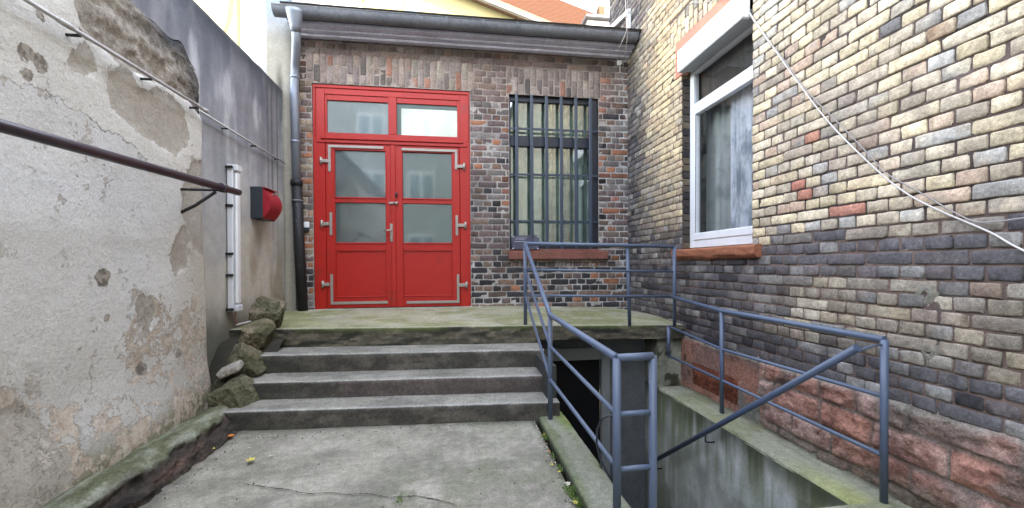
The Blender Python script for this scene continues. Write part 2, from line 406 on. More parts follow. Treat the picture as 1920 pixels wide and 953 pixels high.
def backmort(x,z):
    n=fbm(x*3,z*3,7); c=mixc((.35,.325,.305),(.235,.215,.205),ss(.35,.65,n))
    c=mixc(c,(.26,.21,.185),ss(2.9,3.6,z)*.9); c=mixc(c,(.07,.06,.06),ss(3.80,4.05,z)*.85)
    c=mixc(c,(.40,.40,.40),ss(2.2,2.36,x+.12*(fbm(x*9,z*9,2)-.5))*.6)
    return c
def PB(u,v,n): return np.stack([u,D-n,v],-1)
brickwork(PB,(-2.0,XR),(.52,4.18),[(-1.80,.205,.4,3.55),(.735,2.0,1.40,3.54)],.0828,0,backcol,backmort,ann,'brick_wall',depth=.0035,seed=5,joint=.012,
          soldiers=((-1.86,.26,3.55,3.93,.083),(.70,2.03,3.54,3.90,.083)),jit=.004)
# reveals of both openings
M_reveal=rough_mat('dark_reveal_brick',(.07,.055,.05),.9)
m=MB()
m.box(-1.86,-1.801,5.552,5.80,.5,3.60,0);m.box(.206,.262,5.552,5.80,.5,3.60,0);m.box(-1.801,.206,5.552,5.80,3.552,3.60,0)
m.box(.68,.734,5.552,5.80,1.35,3.59,0);m.box(2.001,2.06,5.552,5.80,1.35,3.59,0);m.box(.734,2.001,5.552,5.80,3.542,3.59,0)
m.build('reveal',M_reveal,ann)
m=MB();m.box(-2.25,XR-.002,6.5,9.5,.0,4.3,0);m.build('rear_block',M_reveal,ann)
m=MB();m.prism([(5.10,4.285),(9.6,4.9),(9.6,4.75),(5.5,4.18),(5.3,4.20)],lambda p,s:((-2.0,XR-.004)[s],p[0],p[1]));m.build('roof',rough_mat('bitumen_roof',(.09,.09,.095)),ann)
# eaves boards in three stepped bands
m=MB();x0,x1=-2.0,XR-.006
m.box(x0,x1,5.47,5.545,4.105,4.135,.005);m.box(x0,x1,5.40,5.545,4.137,4.160,.005);m.box(x0,x1,5.315,5.545,4.162,4.262,.005)
m.build('eaves_boards',M_soffit,ann)
# half-round gutter with rolled front bead and joint rings
m=MB();x0,x1=-2.10,XR-.03
prof=[(5.215+.085*math.cos(a),4.264+.095*math.sin(a)) for a in [math.pi*(1+k/12) for k in range(13)]]
def gut(xa,xb,dr):
    P0=[(y+(y-5.215)*dr/.085,z-dr*(1 if z<4.25 else 0)) for y,z in prof]; v=[(xa,y,z) for y,z in P0]+[(xb,y,z) for y,z in P0]
    n=len(P0); return v,[(i,i+1,n+i+1,n+i) for i in range(n-1)]
v,f=gut(x0,x1,0);m.add(v,f,True); v,f=gut(x0,x1,-.004);m.add(v,f,True)
for xx in (-1.62,-1.25,-.85,-.45,-.1,.35,.78,1.2,1.62,2.0):
    v,f=gut(xx,xx+.03,.008);m.add(v,f,True)
m.tube([(x0,5.130,4.268),(x1,5.130,4.268)],.009,8)
m.prism(prof,lambda p,s:((x0-.003,x0)[s],p[0],p[1]))
m.build('gutter',M_zincd,ann,fix=False)
# downpipe: funnel, swan neck, zinc run, iron foot
m=MB()
m.tube([(-1.86,5.17,4.235),(-1.86,5.175,4.20),(-1.865,5.20,4.06),(-1.865,5.215,4.0)],[.10,.095,.058,.052],16)
m.tube([(-1.865,5.22,4.05),(-1.865,5.225,3.98),(-1.875,5.26,3.90),(-1.92,5.36,3.78),(-1.955,5.43,3.70),(-1.968,5.455,3.62),(-1.975,5.455,3.4),(-1.965,5.455,2.27)],.05,16)
for z in (3.55,2.75,4.03): m.tube([(-1.972 if z<4 else -1.866,5.455 if z<4 else 5.22,z),(-1.972 if z<4 else -1.866,5.455 if z<4 else 5.22,z+.03)],.056,16)
dp=m.build('downpipe',M_zinc,ann)
m=MB();m.tube([(-1.962,5.45,2.29),(-1.94,5.45,1.5),(-1.905,5.45,.62)],.061,16);m.tube([(-1.962,5.45,2.29),(-1.961,5.45,2.22)],.07,16)
m.build('iron_pipe_foot',M_iron,dp)
m=MB();m.tube([(-1.957,5.45,2.04),(-1.957,5.45,2.015)],.068,16);m.box(-1.97,-1.95,5.46,5.55,2.02,2.035);m.build('pipe_clamp',M_zincd,dp)
# ---- door
DY=5.565
door=MB()
F0=DY;FB=DY+.07
door.box(-1.80,-1.655,F0,FB,.645,3.55);door.box(.068,.204,F0,FB,.645,3.55);door.box(-1.655,.068,F0,FB,3.425,3.55)
door.box(-1.655,.068,F0,FB,2.80,2.935);door.box(-.86,-.757,F0,FB,2.935,3.425)
door.box(-1.655,-1.63,F0+.012,FB,2.935,3.425);door.box(.035,.068,F0+.012,FB,2.935,3.425)
door.box(-1.63,-.86,F0+.012,FB,3.355,3.425);door.box(-.757,.035,F0+.012,FB,3.355,3.425)
door.box(-1.70,.11,F0-.028,F0+.01,2.845,2.875,.006);door.box(-1.76,.165,F0-.012,F0+.01,2.80,2.842,.004)
door.box(-1.775,.185,F0-.014,F0,3.50,3.515,.004);door.box(-1.775,-1.76,F0-.014,F0,2.88,3.50,.004);door.box(.168,.185,F0-.014,F0,2.88,3.50,.004)
frame=door.build('door_frame',M_red,ann)
M_frost,t,b=mat('frosted_door_glass')
n=noise(t,1.6,3,.5);n2=noise(t,5,4,.6,stretch=(1,1,.5))
c=mixn(t,mrange(t,n,.35,.65),(.035,.052,.052),(.085,.11,.11)); c=mixn(t,mrange(t,n2,.45,.7,0,.6),c,(.05,.072,.066))
gl=t.nodes.new('ShaderNodeBsdfGlossy');gl.inputs['Roughness'].default_value=.06;gl.inputs['Color'].default_value=(.95,1,.98,1)
mx=t.nodes.new('ShaderNodeMixShader');mx.inputs[0].default_value=.15;lk(t,c,b.inputs['Base Color']);b.inputs['Roughness'].default_value=.5
lk(t,b.outputs[0],mx.inputs[1]);lk(t,gl.outputs[0],mx.inputs[2]);lk(t,mx.outputs[0],t.nodes['Material Output'].inputs[0])
M_frostg=M_frost.copy();M_frostg.name='green_frosted_door_glass'
for nd in M_frostg.node_tree.nodes:
    if nd.type=='MIX' and not nd.inputs[7].is_linked:
        nd.inputs[7].default_value=(.06,.09,.072,1) if nd.inputs[7].default_value[0]>.1 else (.018,.032,.024,1)
        if not nd.inputs[6].is_linked: nd.inputs[6].default_value=(.028,.052,.04,1)
def pane(par,x0,x1,z0,z1,y=DY+.035,mt=None):
    o=MB().box(x0,x1,y,y+.006,z0,z1,0).build('pane',mt or M_frost,par); return o
pane(frame,-1.635,-.855,2.93,3.36)
M_lit=M_frost.copy(); M_lit.name='painted_bright_transom_glass'  # light seen in this pane is painted into its base colour
for nd in M_lit.node_tree.nodes:
    if nd.type=='MIX' and not nd.inputs[7].is_linked: nd.inputs[7].default_value=(.42,.46,.38,1)
    if nd.type=='MIX' and not nd.inputs[6].is_linked: nd.inputs[6].default_value=(.62,.66,.55,1)
pane(frame,-.76,.04,2.93,3.36,mt=M_lit)
m=MB();m.box(-.76,.04,DY+.030,DY+.034,3.30,3.36,0);m.box(-.76,-.70,DY+.030,DY+.034,2.93,3.30,0);m.build('pane_border',plain('grey_green_border',(.10,.135,.125),.6),frame)  # grey-green strips over the top and left of the pane
def leaf(x0,x1,ga,gb,side):
    y=DY+.004;yb=y+.05;m=MB()
    m.box(x0,ga,y,yb,.665,2.797);m.box(gb,x1,y,yb,.665,2.797)
    m.box(ga,gb,y,yb,2.715,2.797);m.box(ga,gb,y,yb,2.035,2.10);m.box(ga,gb,y,yb,1.42,1.51);m.box(ga,gb,y,yb,.665,.80)
    m.box(ga,gb,y+.014,yb-.005,.80,1.42)               # recessed panel
    for z in (2.100,1.51): m.box(ga,gb,y-.010,y+.01,z-.012,z+.006,.004)
    m.box(ga,gb,y-.008,y+.012,.80,.815,.004);m.box(ga,gb,y-.004,y+.012,1.405,1.42,.003)
    for gx in (ga-.004,gb-.006): m.box(gx,gx+.010,y-.006,y+.012,.80,1.42,.003)
    for z0,z1 in ((2.10,2.715),(1.51,2.035)):
        m.box(ga-.012,ga,y-.005,y+.003,z0,z1,.002);m.box(gb,gb+.012,y-.005,y+.003,z0,z1,.002)
    o=m.build('door_leaf',M_red,ann)
    return o
L=leaf(-1.650,-.822,-1.54,-.905,-1); Rr=leaf(-.790,.063,-.686,-.043,1)
tagp(L,'left leaf of the red door with lever handle');tagp(Rr,'right leaf of the red door')
M_fl=M_frost
for (lf,ga,gb,mt) in ((L,-1.545,-.90,M_frost),(Rr,-.69,-.038,M_frostg)):
    for z0,z1 in ((2.095,2.72),(1.505,2.04)): pane(lf,ga,gb,z0,z1,mt=mt)
MB().box(-.838,-.775,DY-.012,DY+.03,.665,2.797,.006).build('meeting_strip',M_red,L)
def hinge(par,pts,bx0,bx1,bz):
    m=MB();y=DY-.003
    for (x0,x1,z0,z1) in pts: m.box(x0,x1,y-.008,y,z0,z1,.002)
    m.box(min(bx0,bx1),max(bx0,bx1),y-.02,y-.004,bz-.022,bz+.022,.004)
    xe=bx0; m.tube([(xe,y-.016,bz-.045),(xe,y-.016,bz+.045)],.016,10)
    for (x0,x1,z0,z1) in pts:
        for k in range(4):
            q=(k+.5)/4; cx=(x0+x1)/2 if x1-x0<.1 else x0+(x1-x0)*q; cz=(z0+z1)/2 if z1-z0<.1 else z0+(z1-z0)*q
            m.tube([(cx,y-.006,cz),(cx,y-.011,cz)],.006,6)
    m.build('hinge_strap',M_strap,par)
w=.017
hinge(L,[(-1.617,-.925,2.74,2.74+2*w),(-1.617,-1.617+2*w,2.43,2.74)],-1.70,-1.61,2.565)
hinge(L,[(-1.607,-1.607+2*w,1.61,1.905)],-1.70,-1.61,1.755)
hinge(L,[(-1.605,-.885,.712,.712+2*w),(-1.605,-1.605+2*w,.746,1.105)],-1.695,-1.61,.975)
hinge(Rr,[(-.695,.035,2.73,2.73+2*w),(.001,.035,2.50,2.73)],.125,.03,2.54)
hinge(Rr,[(.004,.038,1.615,1.885)],.137,.03,1.75)
hinge(Rr,[(-.645,.050,.705,.705+2*w),(.016,.050,.739,1.09)],.148,.04,.945)
m=MB();m.box(-.852,-.812,DY-.020,DY-.002,1.525,1.765,.008);m.tube([(-.832,DY-.02,1.675),(-.832,DY-.06,1.675),(-.86,DY-.065,1.672),(-.925,DY-.062,1.668)],.010,10);m.tube([(-.832,DY-.02,1.575),(-.832,DY-.035,1.575)],.014,12)
m.build('handle',M_strap,L)
m=MB();m.box(-.865,-.80,DY-.028,DY-.005,2.02,2.05,.004);m.tube([(-.80,DY-.03,2.034),(-.74,DY-.03,2.034)],.012,10);m.box(-.775,-.75,DY-.035,DY,2.015,2.053,.004);m.build('latch',M_strap,Rr)
m=MB();m.tube([(-.765,DY-.012,2.12),(-.765,DY-.012,2.175)],.014,10);m.build('lock_cover',M_anth,Rr)
M_thr=rough_mat('threshold_concrete',(.33,.32,.28),.9)
MB().box(-1.82,.22,5.50,5.62,.60,.655,.006).build('threshold',M_thr,ann)
# ---- barred window
win=MB();wy=5.605
win.box(.737,.765,wy,wy+.06,1.43,3.538);win.box(1.90,1.998,wy-.02,wy+.06,1.43,3.538);win.box(.765,1.90,wy,wy+.06,3.47,3.538)
win.box(.765,1.90,wy-.012,wy+.06,2.855,2.995);win.box(.765,1.90,wy,wy+.06,1.43,1.51)
wf=win.build('barred_window',M_navy,ann)
M_pane,t,b=mat('window_glass');tr=t.nodes.new('ShaderNodeBsdfTransparent');tr.inputs[0].default_value=(.86,.93,.90,1);gl=t.nodes.new('ShaderNodeBsdfGlossy');gl.inputs['Roughness'].default_value=.02
mx=t.nodes.new('ShaderNodeMixShader');mx.inputs[0].default_value=.2;lk(t,tr.outputs[0],mx.inputs[1]);lk(t,gl.outputs[0],mx.inputs[2]);lk(t,mx.outputs[0],t.nodes['Material Output'].inputs[0])
MB().box(.76,1.905,wy+.03,wy+.035,2.99,3.475,0).build('pane',M_pane,wf);MB().box(.76,1.905,wy+.03,wy+.035,1.505,2.86,0).build('pane',M_pane,wf)
def curtain(name,par,a0,a1,z0,z1,fn,matl,amp,freq,seed):
    return sheet(name,np.arange(a0,a1,.006),np.linspace(z0,z1,12),lambda u,v:fn(u,v,amp*np.sin(u*freq+1.6*np.sin(u*freq*.37+seed))+amp*.5*fbm(u*9,v*.8,seed)),matl,par)
M_cgreen=rough_mat('pale_green_curtain',(.30,.33,.31),.9,((3,.35),),((60,.1,.002),))
curtain('curtain',wf,.75,1.92,1.45,3.5,lambda u,v,n:np.stack([u,wy+.13+n,v],-1),M_cgreen,.02,62,1)
MB().box(.5,2.2,wy+.25,wy+.27,1.2,3.7,0).build('room_shade',rough_mat('dark_room',(.2,.22,.2)),wf)
m=MB().box(.90,1.98,wy-.035,wy-.005,1.432,1.50,.004);m.build('bottom_rail',M_navy,wf)
g=MB()
for x in (.836,1.043,1.251,1.459,1.667,1.875): g.box(x-.021,x+.021,5.505,5.535,1.42,3.53,.004)
for z in (3.075,2.452,1.812): g.box(.737,1.998,5.536,5.552,z-.014,z+.014,.003)
g.build('grille',M_grille,wf)
# stone sill with a worn right end
s=MB();s.box(.716,2.12,5.475,5.60,1.288,1.402,.007);s.box(.76,1.99,5.50,5.62,1.402,1.43,.004);s.build('window_sill',M_sill,ann)
pq=thing('plaque',(.95,5.485,1.42),'clear plastic sign plate screwed to the lower left of the barred window','sign')
M_plq,t,b=mat('tinted_acrylic');tr=t.nodes.new('ShaderNodeBsdfTransparent');tr.inputs[0].default_value=(.55,.56,.66,1);mx=t.nodes.new('ShaderNodeMixShader');mx.inputs[0].default_value=.38
b.inputs['Base Color'].default_value=(.16,.16,.22,1);b.inputs['Roughness'].default_value=.12;lk(t,tr.outputs[0],mx.inputs[1]);lk(t,b.outputs[0],mx.inputs[2]);lk(t,mx.outputs[0],t.nodes['Material Output'].inputs[0])
MB().box(.757,1.13,5.482,5.487,1.425,1.612,.001).build('plate',M_plq,pq)
for x,z in ((.775,1.597),(1.115,1.597),(.775,1.437),(1.115,1.437)): MB().tube([(x,5.505,z),(x,5.474,z)],.008,8).build('screw',M_white,pq)
m=MB()
for z,a,b2 in ((1.578,.80,.95),(1.560,.80,.93),(1.53,.79,.96)): m.box(a,b2,5.4795,5.4815,z-.0035,z+.0035,0)
m.build('print_lines',plain('pale_print',(.35,.35,.42),.5),pq)
# bell box
m=MB();m.box(-1.915,-1.845,5.505,5.549,1.700,1.775,.006);bl=m.build('door_bell',M_white,label='small white doorbell box on the bricks left of the red door',cat='doorbell',loc=(-1.88,5.54,1.74))
m=MB();m.box(-1.912,-1.848,5.503,5.549,1.66,1.698,.004);m.build('bell_base',M_anth,bl)
# party wall pier
M_pier=rough_mat('pier_render',None,.9,((4,.15),(40,.15)),((60,.4,.004),))
def pcol(u,v): return mixc((.30,.28,.235),(.23,.28,.34),ss(3.9,4.6,v+.2*(fbm(u*4,v*2,3)-.5)))*(1-.75*ss(.06,.0,np.abs(u+2.14+.02*fbm(u,v*3,5)))*ss(3.9,3.4,v))[...,None]*(1-.35*ss(-2.10,-2.0,u))[...,None]
pr=thing('party_wall_pier',(-2.15,5.5,0),'tall narrow grey rendered wall end beside the zinc downpipe','wall')
sheet('front',np.arange(-2.30,-1.999,.02),np.arange(-.1,7,.05),lambda u,v:np.stack([u,5.46+.006*fbm(u*6,v*6,1),v],-1),M_pier,pr,pcol)
MB().box(-2.298,-2.001,5.48,9.5,-.1,7.0,0,(.42,.42,.42)).build('core',M_pier,pr)
# ======================================================== left walls
ROUGH=[(2.44,2.69),(2.92,3.05),(3.23,2.95),(3.58,2.9),(3.57,2.46),(3.28,2.46),(3.06,2.47),(2.89,2.42),(2.73,2.42),(2.59,2.46),(2.5,2.5)]
COAT=[(1.6,2.04),(2.0,2.04),(2.22,2.06),(2.32,2.03),(2.45,2.04),(2.6,2.02),(2.76,1.98),(3.0,1.84),(3.24,1.9),(3.46,1.82),(3.6,1.8),(3.6,2.9),(2.0,3.3),(1.5,2.8)]
PEEL=[[(2.44,2.35),(2.52,2.45),(2.59,2.36),(2.58,2.26),(2.5,2.25),(2.4,2.25)],
[(2.68,2.36),(2.83,2.41),(2.88,2.32),(3.12,2.44),(3.34,2.38),(3.38,2.17),(3.24,2.01),(3.05,2.02),(2.83,2.08),(2.68,2.14),(2.63,2.27)],
[(3.42,2.02),(3.55,2.05),(3.56,1.3),(3.4,1.34),(3.29,1.6),(3.31,1.82)],
[(2.05,.6),(2.12,.6),(2.21,.49),(2.24,.37),(2.28,.17),(2.17,.1),(1.98,.19),(1.7,.3),(1.8,.6)],
[(2.85,1.03),(2.96,1.05),(2.99,.9),(2.93,.73),(2.86,.85)],
[(3.14,1.29),(3.29,1.53),(3.39,1.46),(3.32,1.21),(3.19,1.16)]]
SCUFF=[[(2.73,.77),(2.84,.88),(2.91,1.01),(3.03,1.07),(3.18,.88),(3.43,.97),(3.55,.62),(3.55,.42),(3.17,.46),(3.01,.36),(2.75,.51)],
[(2.0,.85),(2.3,.5),(2.75,.45),(3.01,.33),(3.23,.45),(3.56,.42),(3.6,.0),(3.34,.0),(2.0,-.05),(1.4,.1),(1.5,.7)]]
HOLE=[(2.275,2.195,.033),(2.213,2.103,.026),(2.185,2.212,.031),(2.27,2.416,.027),(2.3,2.117,.012),(2.593,1.151,.062),(2.575,1.157,.045),(3.205,.595,.035),(2.868,.576,.04),(2.138,.564,.02),(2.505,2.483,.046),(2.62,.93,.02),(2.37,2.06,.02),(2.93,1.42,.014)]
def f_rough(y,z): return polyd(y,z,ROUGH)+.05*(fbm(y*6,z*6,11)-.5)
def f_coat(y,z): return polyd(y,z,COAT)
def f_peel(y,z):
    r=np.full(y.shape,-9.)
    for p in PEEL: r=np.maximum(r,polyd(y,z,p))
    return r
def f_scuff(y,z):
    r=np.full(y.shape,-9.)
    for p in SCUFF: r=np.maximum(r,polyd(y,z,p))
    return r
def f_hole(y,z):
    r=np.full(y.shape,-9.)
    for a,b,q in HOLE: r=np.maximum(r,q-np.hypot(y-a,(z-b)*.9))
    return r
def near_tint(y,z):
    n=fbm(y*1.3,z*1.3,31); c=mixc((.65,.65,.645),(.54,.535,.525),ss(.4,.65,n))
    c=mixc(c,(.48,.45,.40),ss(1.3,.4,z+.35*(n-.5))*.55); c=mixc(c,(.60,.61,.64),ss(.5,.7,fbm(y*2.5,z*1.2,77))*.5)
    c=mixc(c,(.42,.375,.29),ss(3.0,3.5,y+.3*(n-.5))*ss(1.9,1.2,z)*.7)
    c=mixc(c,(.30,.29,.26),ss(.8,.3,z+.5*(fbm(y*3,z*3,39)-.5))*.6); c=mixc(c,(.19,.18,.10),ss(.34,.16,z+.12*(fbm(y*5,z*5,9)-.5)))
    return c
M_plas,t,b=mat('flaking_plaster')
n1=noise(t,5,8,.68);n2=noise(t,22,6,.65);n3=noise(t,90,5,.6);n4=noise(t,260,4,.6)
w1=mth(t,'MULTIPLY',mth(t,'SUBTRACT',n1,.5),.34);w2=mth(t,'MULTIPLY',mth(t,'SUBTRACT',n2,.5),.10);ww=mth(t,'ADD',w1,w2)
def msk(nm,k=1.0,off=0,soft=.0025):
    v=mth(t,'ADD',attr(t,nm,True),mth(t,'MULTIPLY',ww,k)); return mrange(t,v,off-soft,off+soft,0,1,True)
mc=msk('coat',.9);mp_=msk('peel',.62);mr=msk('rough',.5,0,.008);mh=msk('hole',.42,.006,.002)
sc=mth(t,'ADD',attr(t,'scuff',True),mth(t,'MULTIPLY',ww,1.2)); ms=mth(t,'MULTIPLY',mrange(t,sc,-.02,.02,0,1,True),mrange(t,noise(t,8,9,.72),.49,.505,0,1,True))
spots=mrange(t,noise(t,13,7,.72),.70,.71,0,1,True)
c=attr(t,'Col')
c=mixn(t,mrange(t,n2,.3,.7,0,.35),c,(.40,.385,.35))
c=mixn(t,mc,c,mixn(t,mrange(t,n2,.35,.7),(.60,.59,.56),(.48,.465,.43)))
c=mixn(t,ms,c,mixn(t,mrange(t,n2,.4,.6),(.40,.325,.26),(.47,.42,.36)))
c=mixn(t,spots,c,(.36,.32,.27))
c=mixn(t,mp_,c,mixn(t,mrange(t,n2,.35,.65),(.41,.38,.335),(.31,.28,.24)))
c=mixn(t,mr,c,mixn(t,mrange(t,n2,.38,.62),(.38,.32,.265),(.60,.55,.48)))
c=mixn(t,mth(t,'MULTIPLY',mr,mrange(t,attr(t,'grime',True),0,1,0,1)),c,(.05,.052,.06))
c=mixn(t,mh,c,mixn(t,mrange(t,n2,.45,.55),(.16,.14,.12),(.30,.27,.23)))
edge=mth(t,'SUBTRACT',1,mth(t,'ABSOLUTE',mth(t,'MULTIPLY',mth(t,'ADD',mth(t,'ADD',attr(t,'coat',True),mth(t,'MULTIPLY',ww,.9)),.004),120)),True)
c=mixn(t,mth(t,'MULTIPLY',edge,mrange(t,noise(t,3,5,.6),.48,.62,0,.75)),c,(.13,.12,.10))
flk=mrange(t,noise(t,6.5,9,.75),.585,.592,0,1,True);flk=mth(t,'MULTIPLY',flk,mrange(t,noise(t,1.7,3,.5),.46,.56,0,1));c=mixn(t,mth(t,'MULTIPLY',flk,mth(t,'SUBTRACT',1,mr)),c,(.44,.40,.35))
c=mixn(t,mrange(t,noise(t,2.2,8,.72),.42,.62,0,.4,True),c,(.36,.35,.335),'MULTIPLY') if False else c
fine=mrange(t,mth(t,'ADD',mth(t,'MULTIPLY',n3,.6),mth(t,'MULTIPLY',n2,.4)),.3,.7,.76,1.2);v=t.nodes.new('ShaderNodeVectorMath');v.operation='SCALE';lk(t,c,v.inputs[0]);lk(t,fine,v.inputs['Scale']);lk(t,v.outputs[0],b.inputs['Base Color'])
hgt=mth(t,'ADD',mth(t,'SUBTRACT',mc,mth(t,'MULTIPLY',flk,.8)),mth(t,'MULTIPLY',mp_,-1.4));hgt=mth(t,'ADD',hgt,mth(t,'MULTIPLY',ms,-.6));hgt=mth(t,'ADD',hgt,mth(t,'MULTIPLY',mh,-3));hgt=mth(t,'ADD',hgt,mth(t,'MULTIPLY',spots,-.6));hgt=mth(t,'ADD',hgt,mth(t,'MULTIPLY',mr,-2))
pv=bump(t,hgt,1,.005)
pv=bump(t,n1,.5,.03,pv);pv=bump(t,n2,.7,.010,pv);pv=bump(t,n3,.6,.004,pv);pv=bump(t,n4,.5,.0015,pv);pv=bump(t,mth(t,'MULTIPLY',noise(t,30,8,.75),mth(t,'ADD',mr,.06)),1,.055,pv)
lk(t,pv,b.inputs['Normal']);b.inputs['Roughness'].default_value=.88;b.inputs['Specular IOR Level'].default_value=.25
XN=-1.965
lw=thing('plaster_wall',(XN,1.5,0),'low near courtyard wall with flaking cream plaster and bare stone patch at its top','wall')
def near_n(y,z):
    n=.03*(fbm(y*1.1,z*1.1,41)-.5)+.008*(fbm(y*6,z*6,43)-.5)
    r=ss(-.02,.05,f_rough(y,z)); n=n-r*.035+r*.075*(fbm(y*8,z*12,51,6)-.5)
    n=n+.105*ss(.62,.14,z)*(.3+.7*ss(3.5,2.8,y)); n=n-.008*ss(-.01,.02,f_peel(y,z)); n=n-.07*ss(2.80,2.97,z)**2-.05*ss(3.5,3.60,y)**2
    return n
TOPZ=2.90
ys=np.arange(-2.5,3.601,.02);zs=np.arange(-.05,TOPZ+.001,.02)
def zt(y,z): return z*(1+(-.03+.035*fbm(y*3.5,0*y,61)+.012*fbm(y*14,0*y,62)-.06*ss(3.35,3.62,y))*ss(2.0,2.9,z))
sheet('plaster_face',ys,zs,lambda y,z:np.stack([XN+near_n(y,z),y,zt(y,z)],-1),M_plas,lw,near_tint,
      dict(coat=f_coat,peel=f_peel,rough=f_rough,hole=f_hole,scuff=f_scuff,grime=lambda y,z:ss(.35,.05,polyd(y,z,[(0,0),(3.6,0),(3.6,2.95),(0,2.95)])+.3*(fbm(y*4,z*4,19)-.4))*ss(2.7,3.3,y)))
# end face and top of the near wall
def ncap(u,w): # u: depth into wall 0..1, w: z
    n=near_n(np.full(u.shape,3.6),w); return np.stack([XN+n-u*.25,3.6-.004*u+.012*(fbm(u*8,w*8,4)-.5)*(u>0),zt(np.full(u.shape,3.6),w)],-1)
M_edge=rough_mat('rough_wall_core',(.20,.17,.14),.95,((6,.3),(50,.3)),((30,.8,.02),))
sheet('end_face',np.linspace(0,1,8),zs,ncap,M_edge,lw,flip=True)
sheet('coping',ys,np.linspace(0,1,6),lambda y,u:np.stack([XN+near_n(y,np.full(y.shape,TOPZ))-u*.3,y,zt(y,np.full(y.shape,TOPZ))+.02*u*fbm(y*5,u*5,3)],-1),M_edge,lw)
# far wall
fw=thing('rendered_wall',(-2.12,4,0),'taller blue-grey rendered courtyard wall, dark stained along its top','wall')
def far_col(y,z):
    zz=3.49-z; st=fbm(y*9,z*.9,13);n=fbm(y*2,z*2,15)
    c=mixc((.44,.415,.37),(.34,.335,.33),ss(.4,.65,n)); c=mixc(c,(.37,.385,.42),ss(1.5,2.7,z+.4*(n-.5))*.9)
    dk=ss(1.5+2.4*(st-.35),.0,zz)*ss(.30,.55,fbm(y*7,z*1.1,81)+.3*ss(.6,0,zz)); c=mixc(c,(.07,.078,.10),dk*.95); c=mixc(c,(.18,.185,.205),ss(.50,.62,fbm(y*6,z*1.6,66))*ss(1.8,.6,zz)*.8); c=mixc(c,(.035,.04,.05),ss(.30,.08,zz+.12*(n-.5))*.8)
    for y0,w_ in ((5.16,.035),(5.30,.03),(5.05,.02)): c=mixc(c,(.05,.05,.045),ss(w_,0,np.abs(y-y0+.02*(fbm(y*0,z*3,5)-.5)))*ss(1.2,2.3,z)*.75)
    c=mixc(c,(.285,.245,.19),ss(1.75,1.2,z)*ss(.35,.65,fbm(y*6,z*1.2,91))*ss(4.4,4.7,y)*.9)
    c=mixc(c,(.14,.13,.12),ss(.14,.0,np.abs(y-4.80))*ss(1.70,1.55,z)*ss(1.15,1.5,z)*.6)
    c=mixc(c,(.07,.075,.05),ss(.95,.6,z+.25*(fbm(y*5,z*4,23)-.5))*.75)
    return c
M_far=rough_mat('grey_render',None,.9,((9,.14),(70,.14)),((7,.25,.02),(60,.4,.004),(200,.4,.002)))
def far_n(y,z): return .025*(fbm(y*1.1,z*1.1,7)-.5)-.2*ss(3.38,3.5,z)**2
ysf=np.arange(-2.5,5.481,.025)
sheet('render_face',ysf,np.arange(-.05,3.501,.025),lambda y,z:np.stack([-2.12+far_n(y,z),y,z*(1+.008*(fbm(y*3,0*y,3)-.5)*ss(2.8,3.5,z))],-1),M_far,fw,far_col)
MB().box(-2.55,-2.26,-2.5,5.45,-.2,3.47,.02).build('wall_core',M_edge,fw)
# mossy rock plinth along the near wall
pl=thing('stone_plinth',(-1.8,1.5,0),'mossy rough stone footing running along the foot of the flaking plaster wall','wall')
def plin(y,s_):
    # s 0..1 : from wall junction over the top, down the face, to the ground
    k=[0,.22,.36,.46,.62,.8,1.0]; X=[-1.90,-1.83,-1.73,-1.665,-1.645,-1.605,-1.575]; Z=[.125,.155,.165,.14,.09,.04,-.04]
    x=np.interp(s_,k,X);z=np.interp(s_,k,Z); am=ss(.2,.5,s_)
    a=(fbm(y*5,s_*3,3,5)-.5);b2=(fbm(y*14,s_*9,8,4)-.5)
    taper=ss(3.66,3.1,y)
    x=x+am*(.11*a+.05*b2)-(1-taper)*.05*am; z=z+.03*(fbm(y*4,s_*2,19)-.5)+.02*b2*ss(.1,.3,s_); z=z*(.62+.38*ss(1.2,2.4,y))*(1)
    return np.stack([x,y,z],-1)
def plc(y,s_):
    n=fbm(y*6,s_*5,33); top=ss(.56,.42,s_+.16*(n-.5)); c=mixc((.055,.045,.038),(.12,.078,.062),ss(.4,.65,fbm(y*4,s_*4,5)))
    c=mixc(c,(.02,.018,.015),ss(.6,.72,fbm(y*9,s_*8,44))); g=mixc((.115,.125,.07),(.29,.305,.235),ss(.35,.7,fbm(y*7,s_*9,55)))
    c=mixc(c,g,top); return mixc(c,(.12,.11,.065),ss(.10,.0,s_)*.8)
sheet('footing',np.arange(-2.5,3.68,.02),np.linspace(0,1,34),plin,M_stone,pl,plc,flip=True)
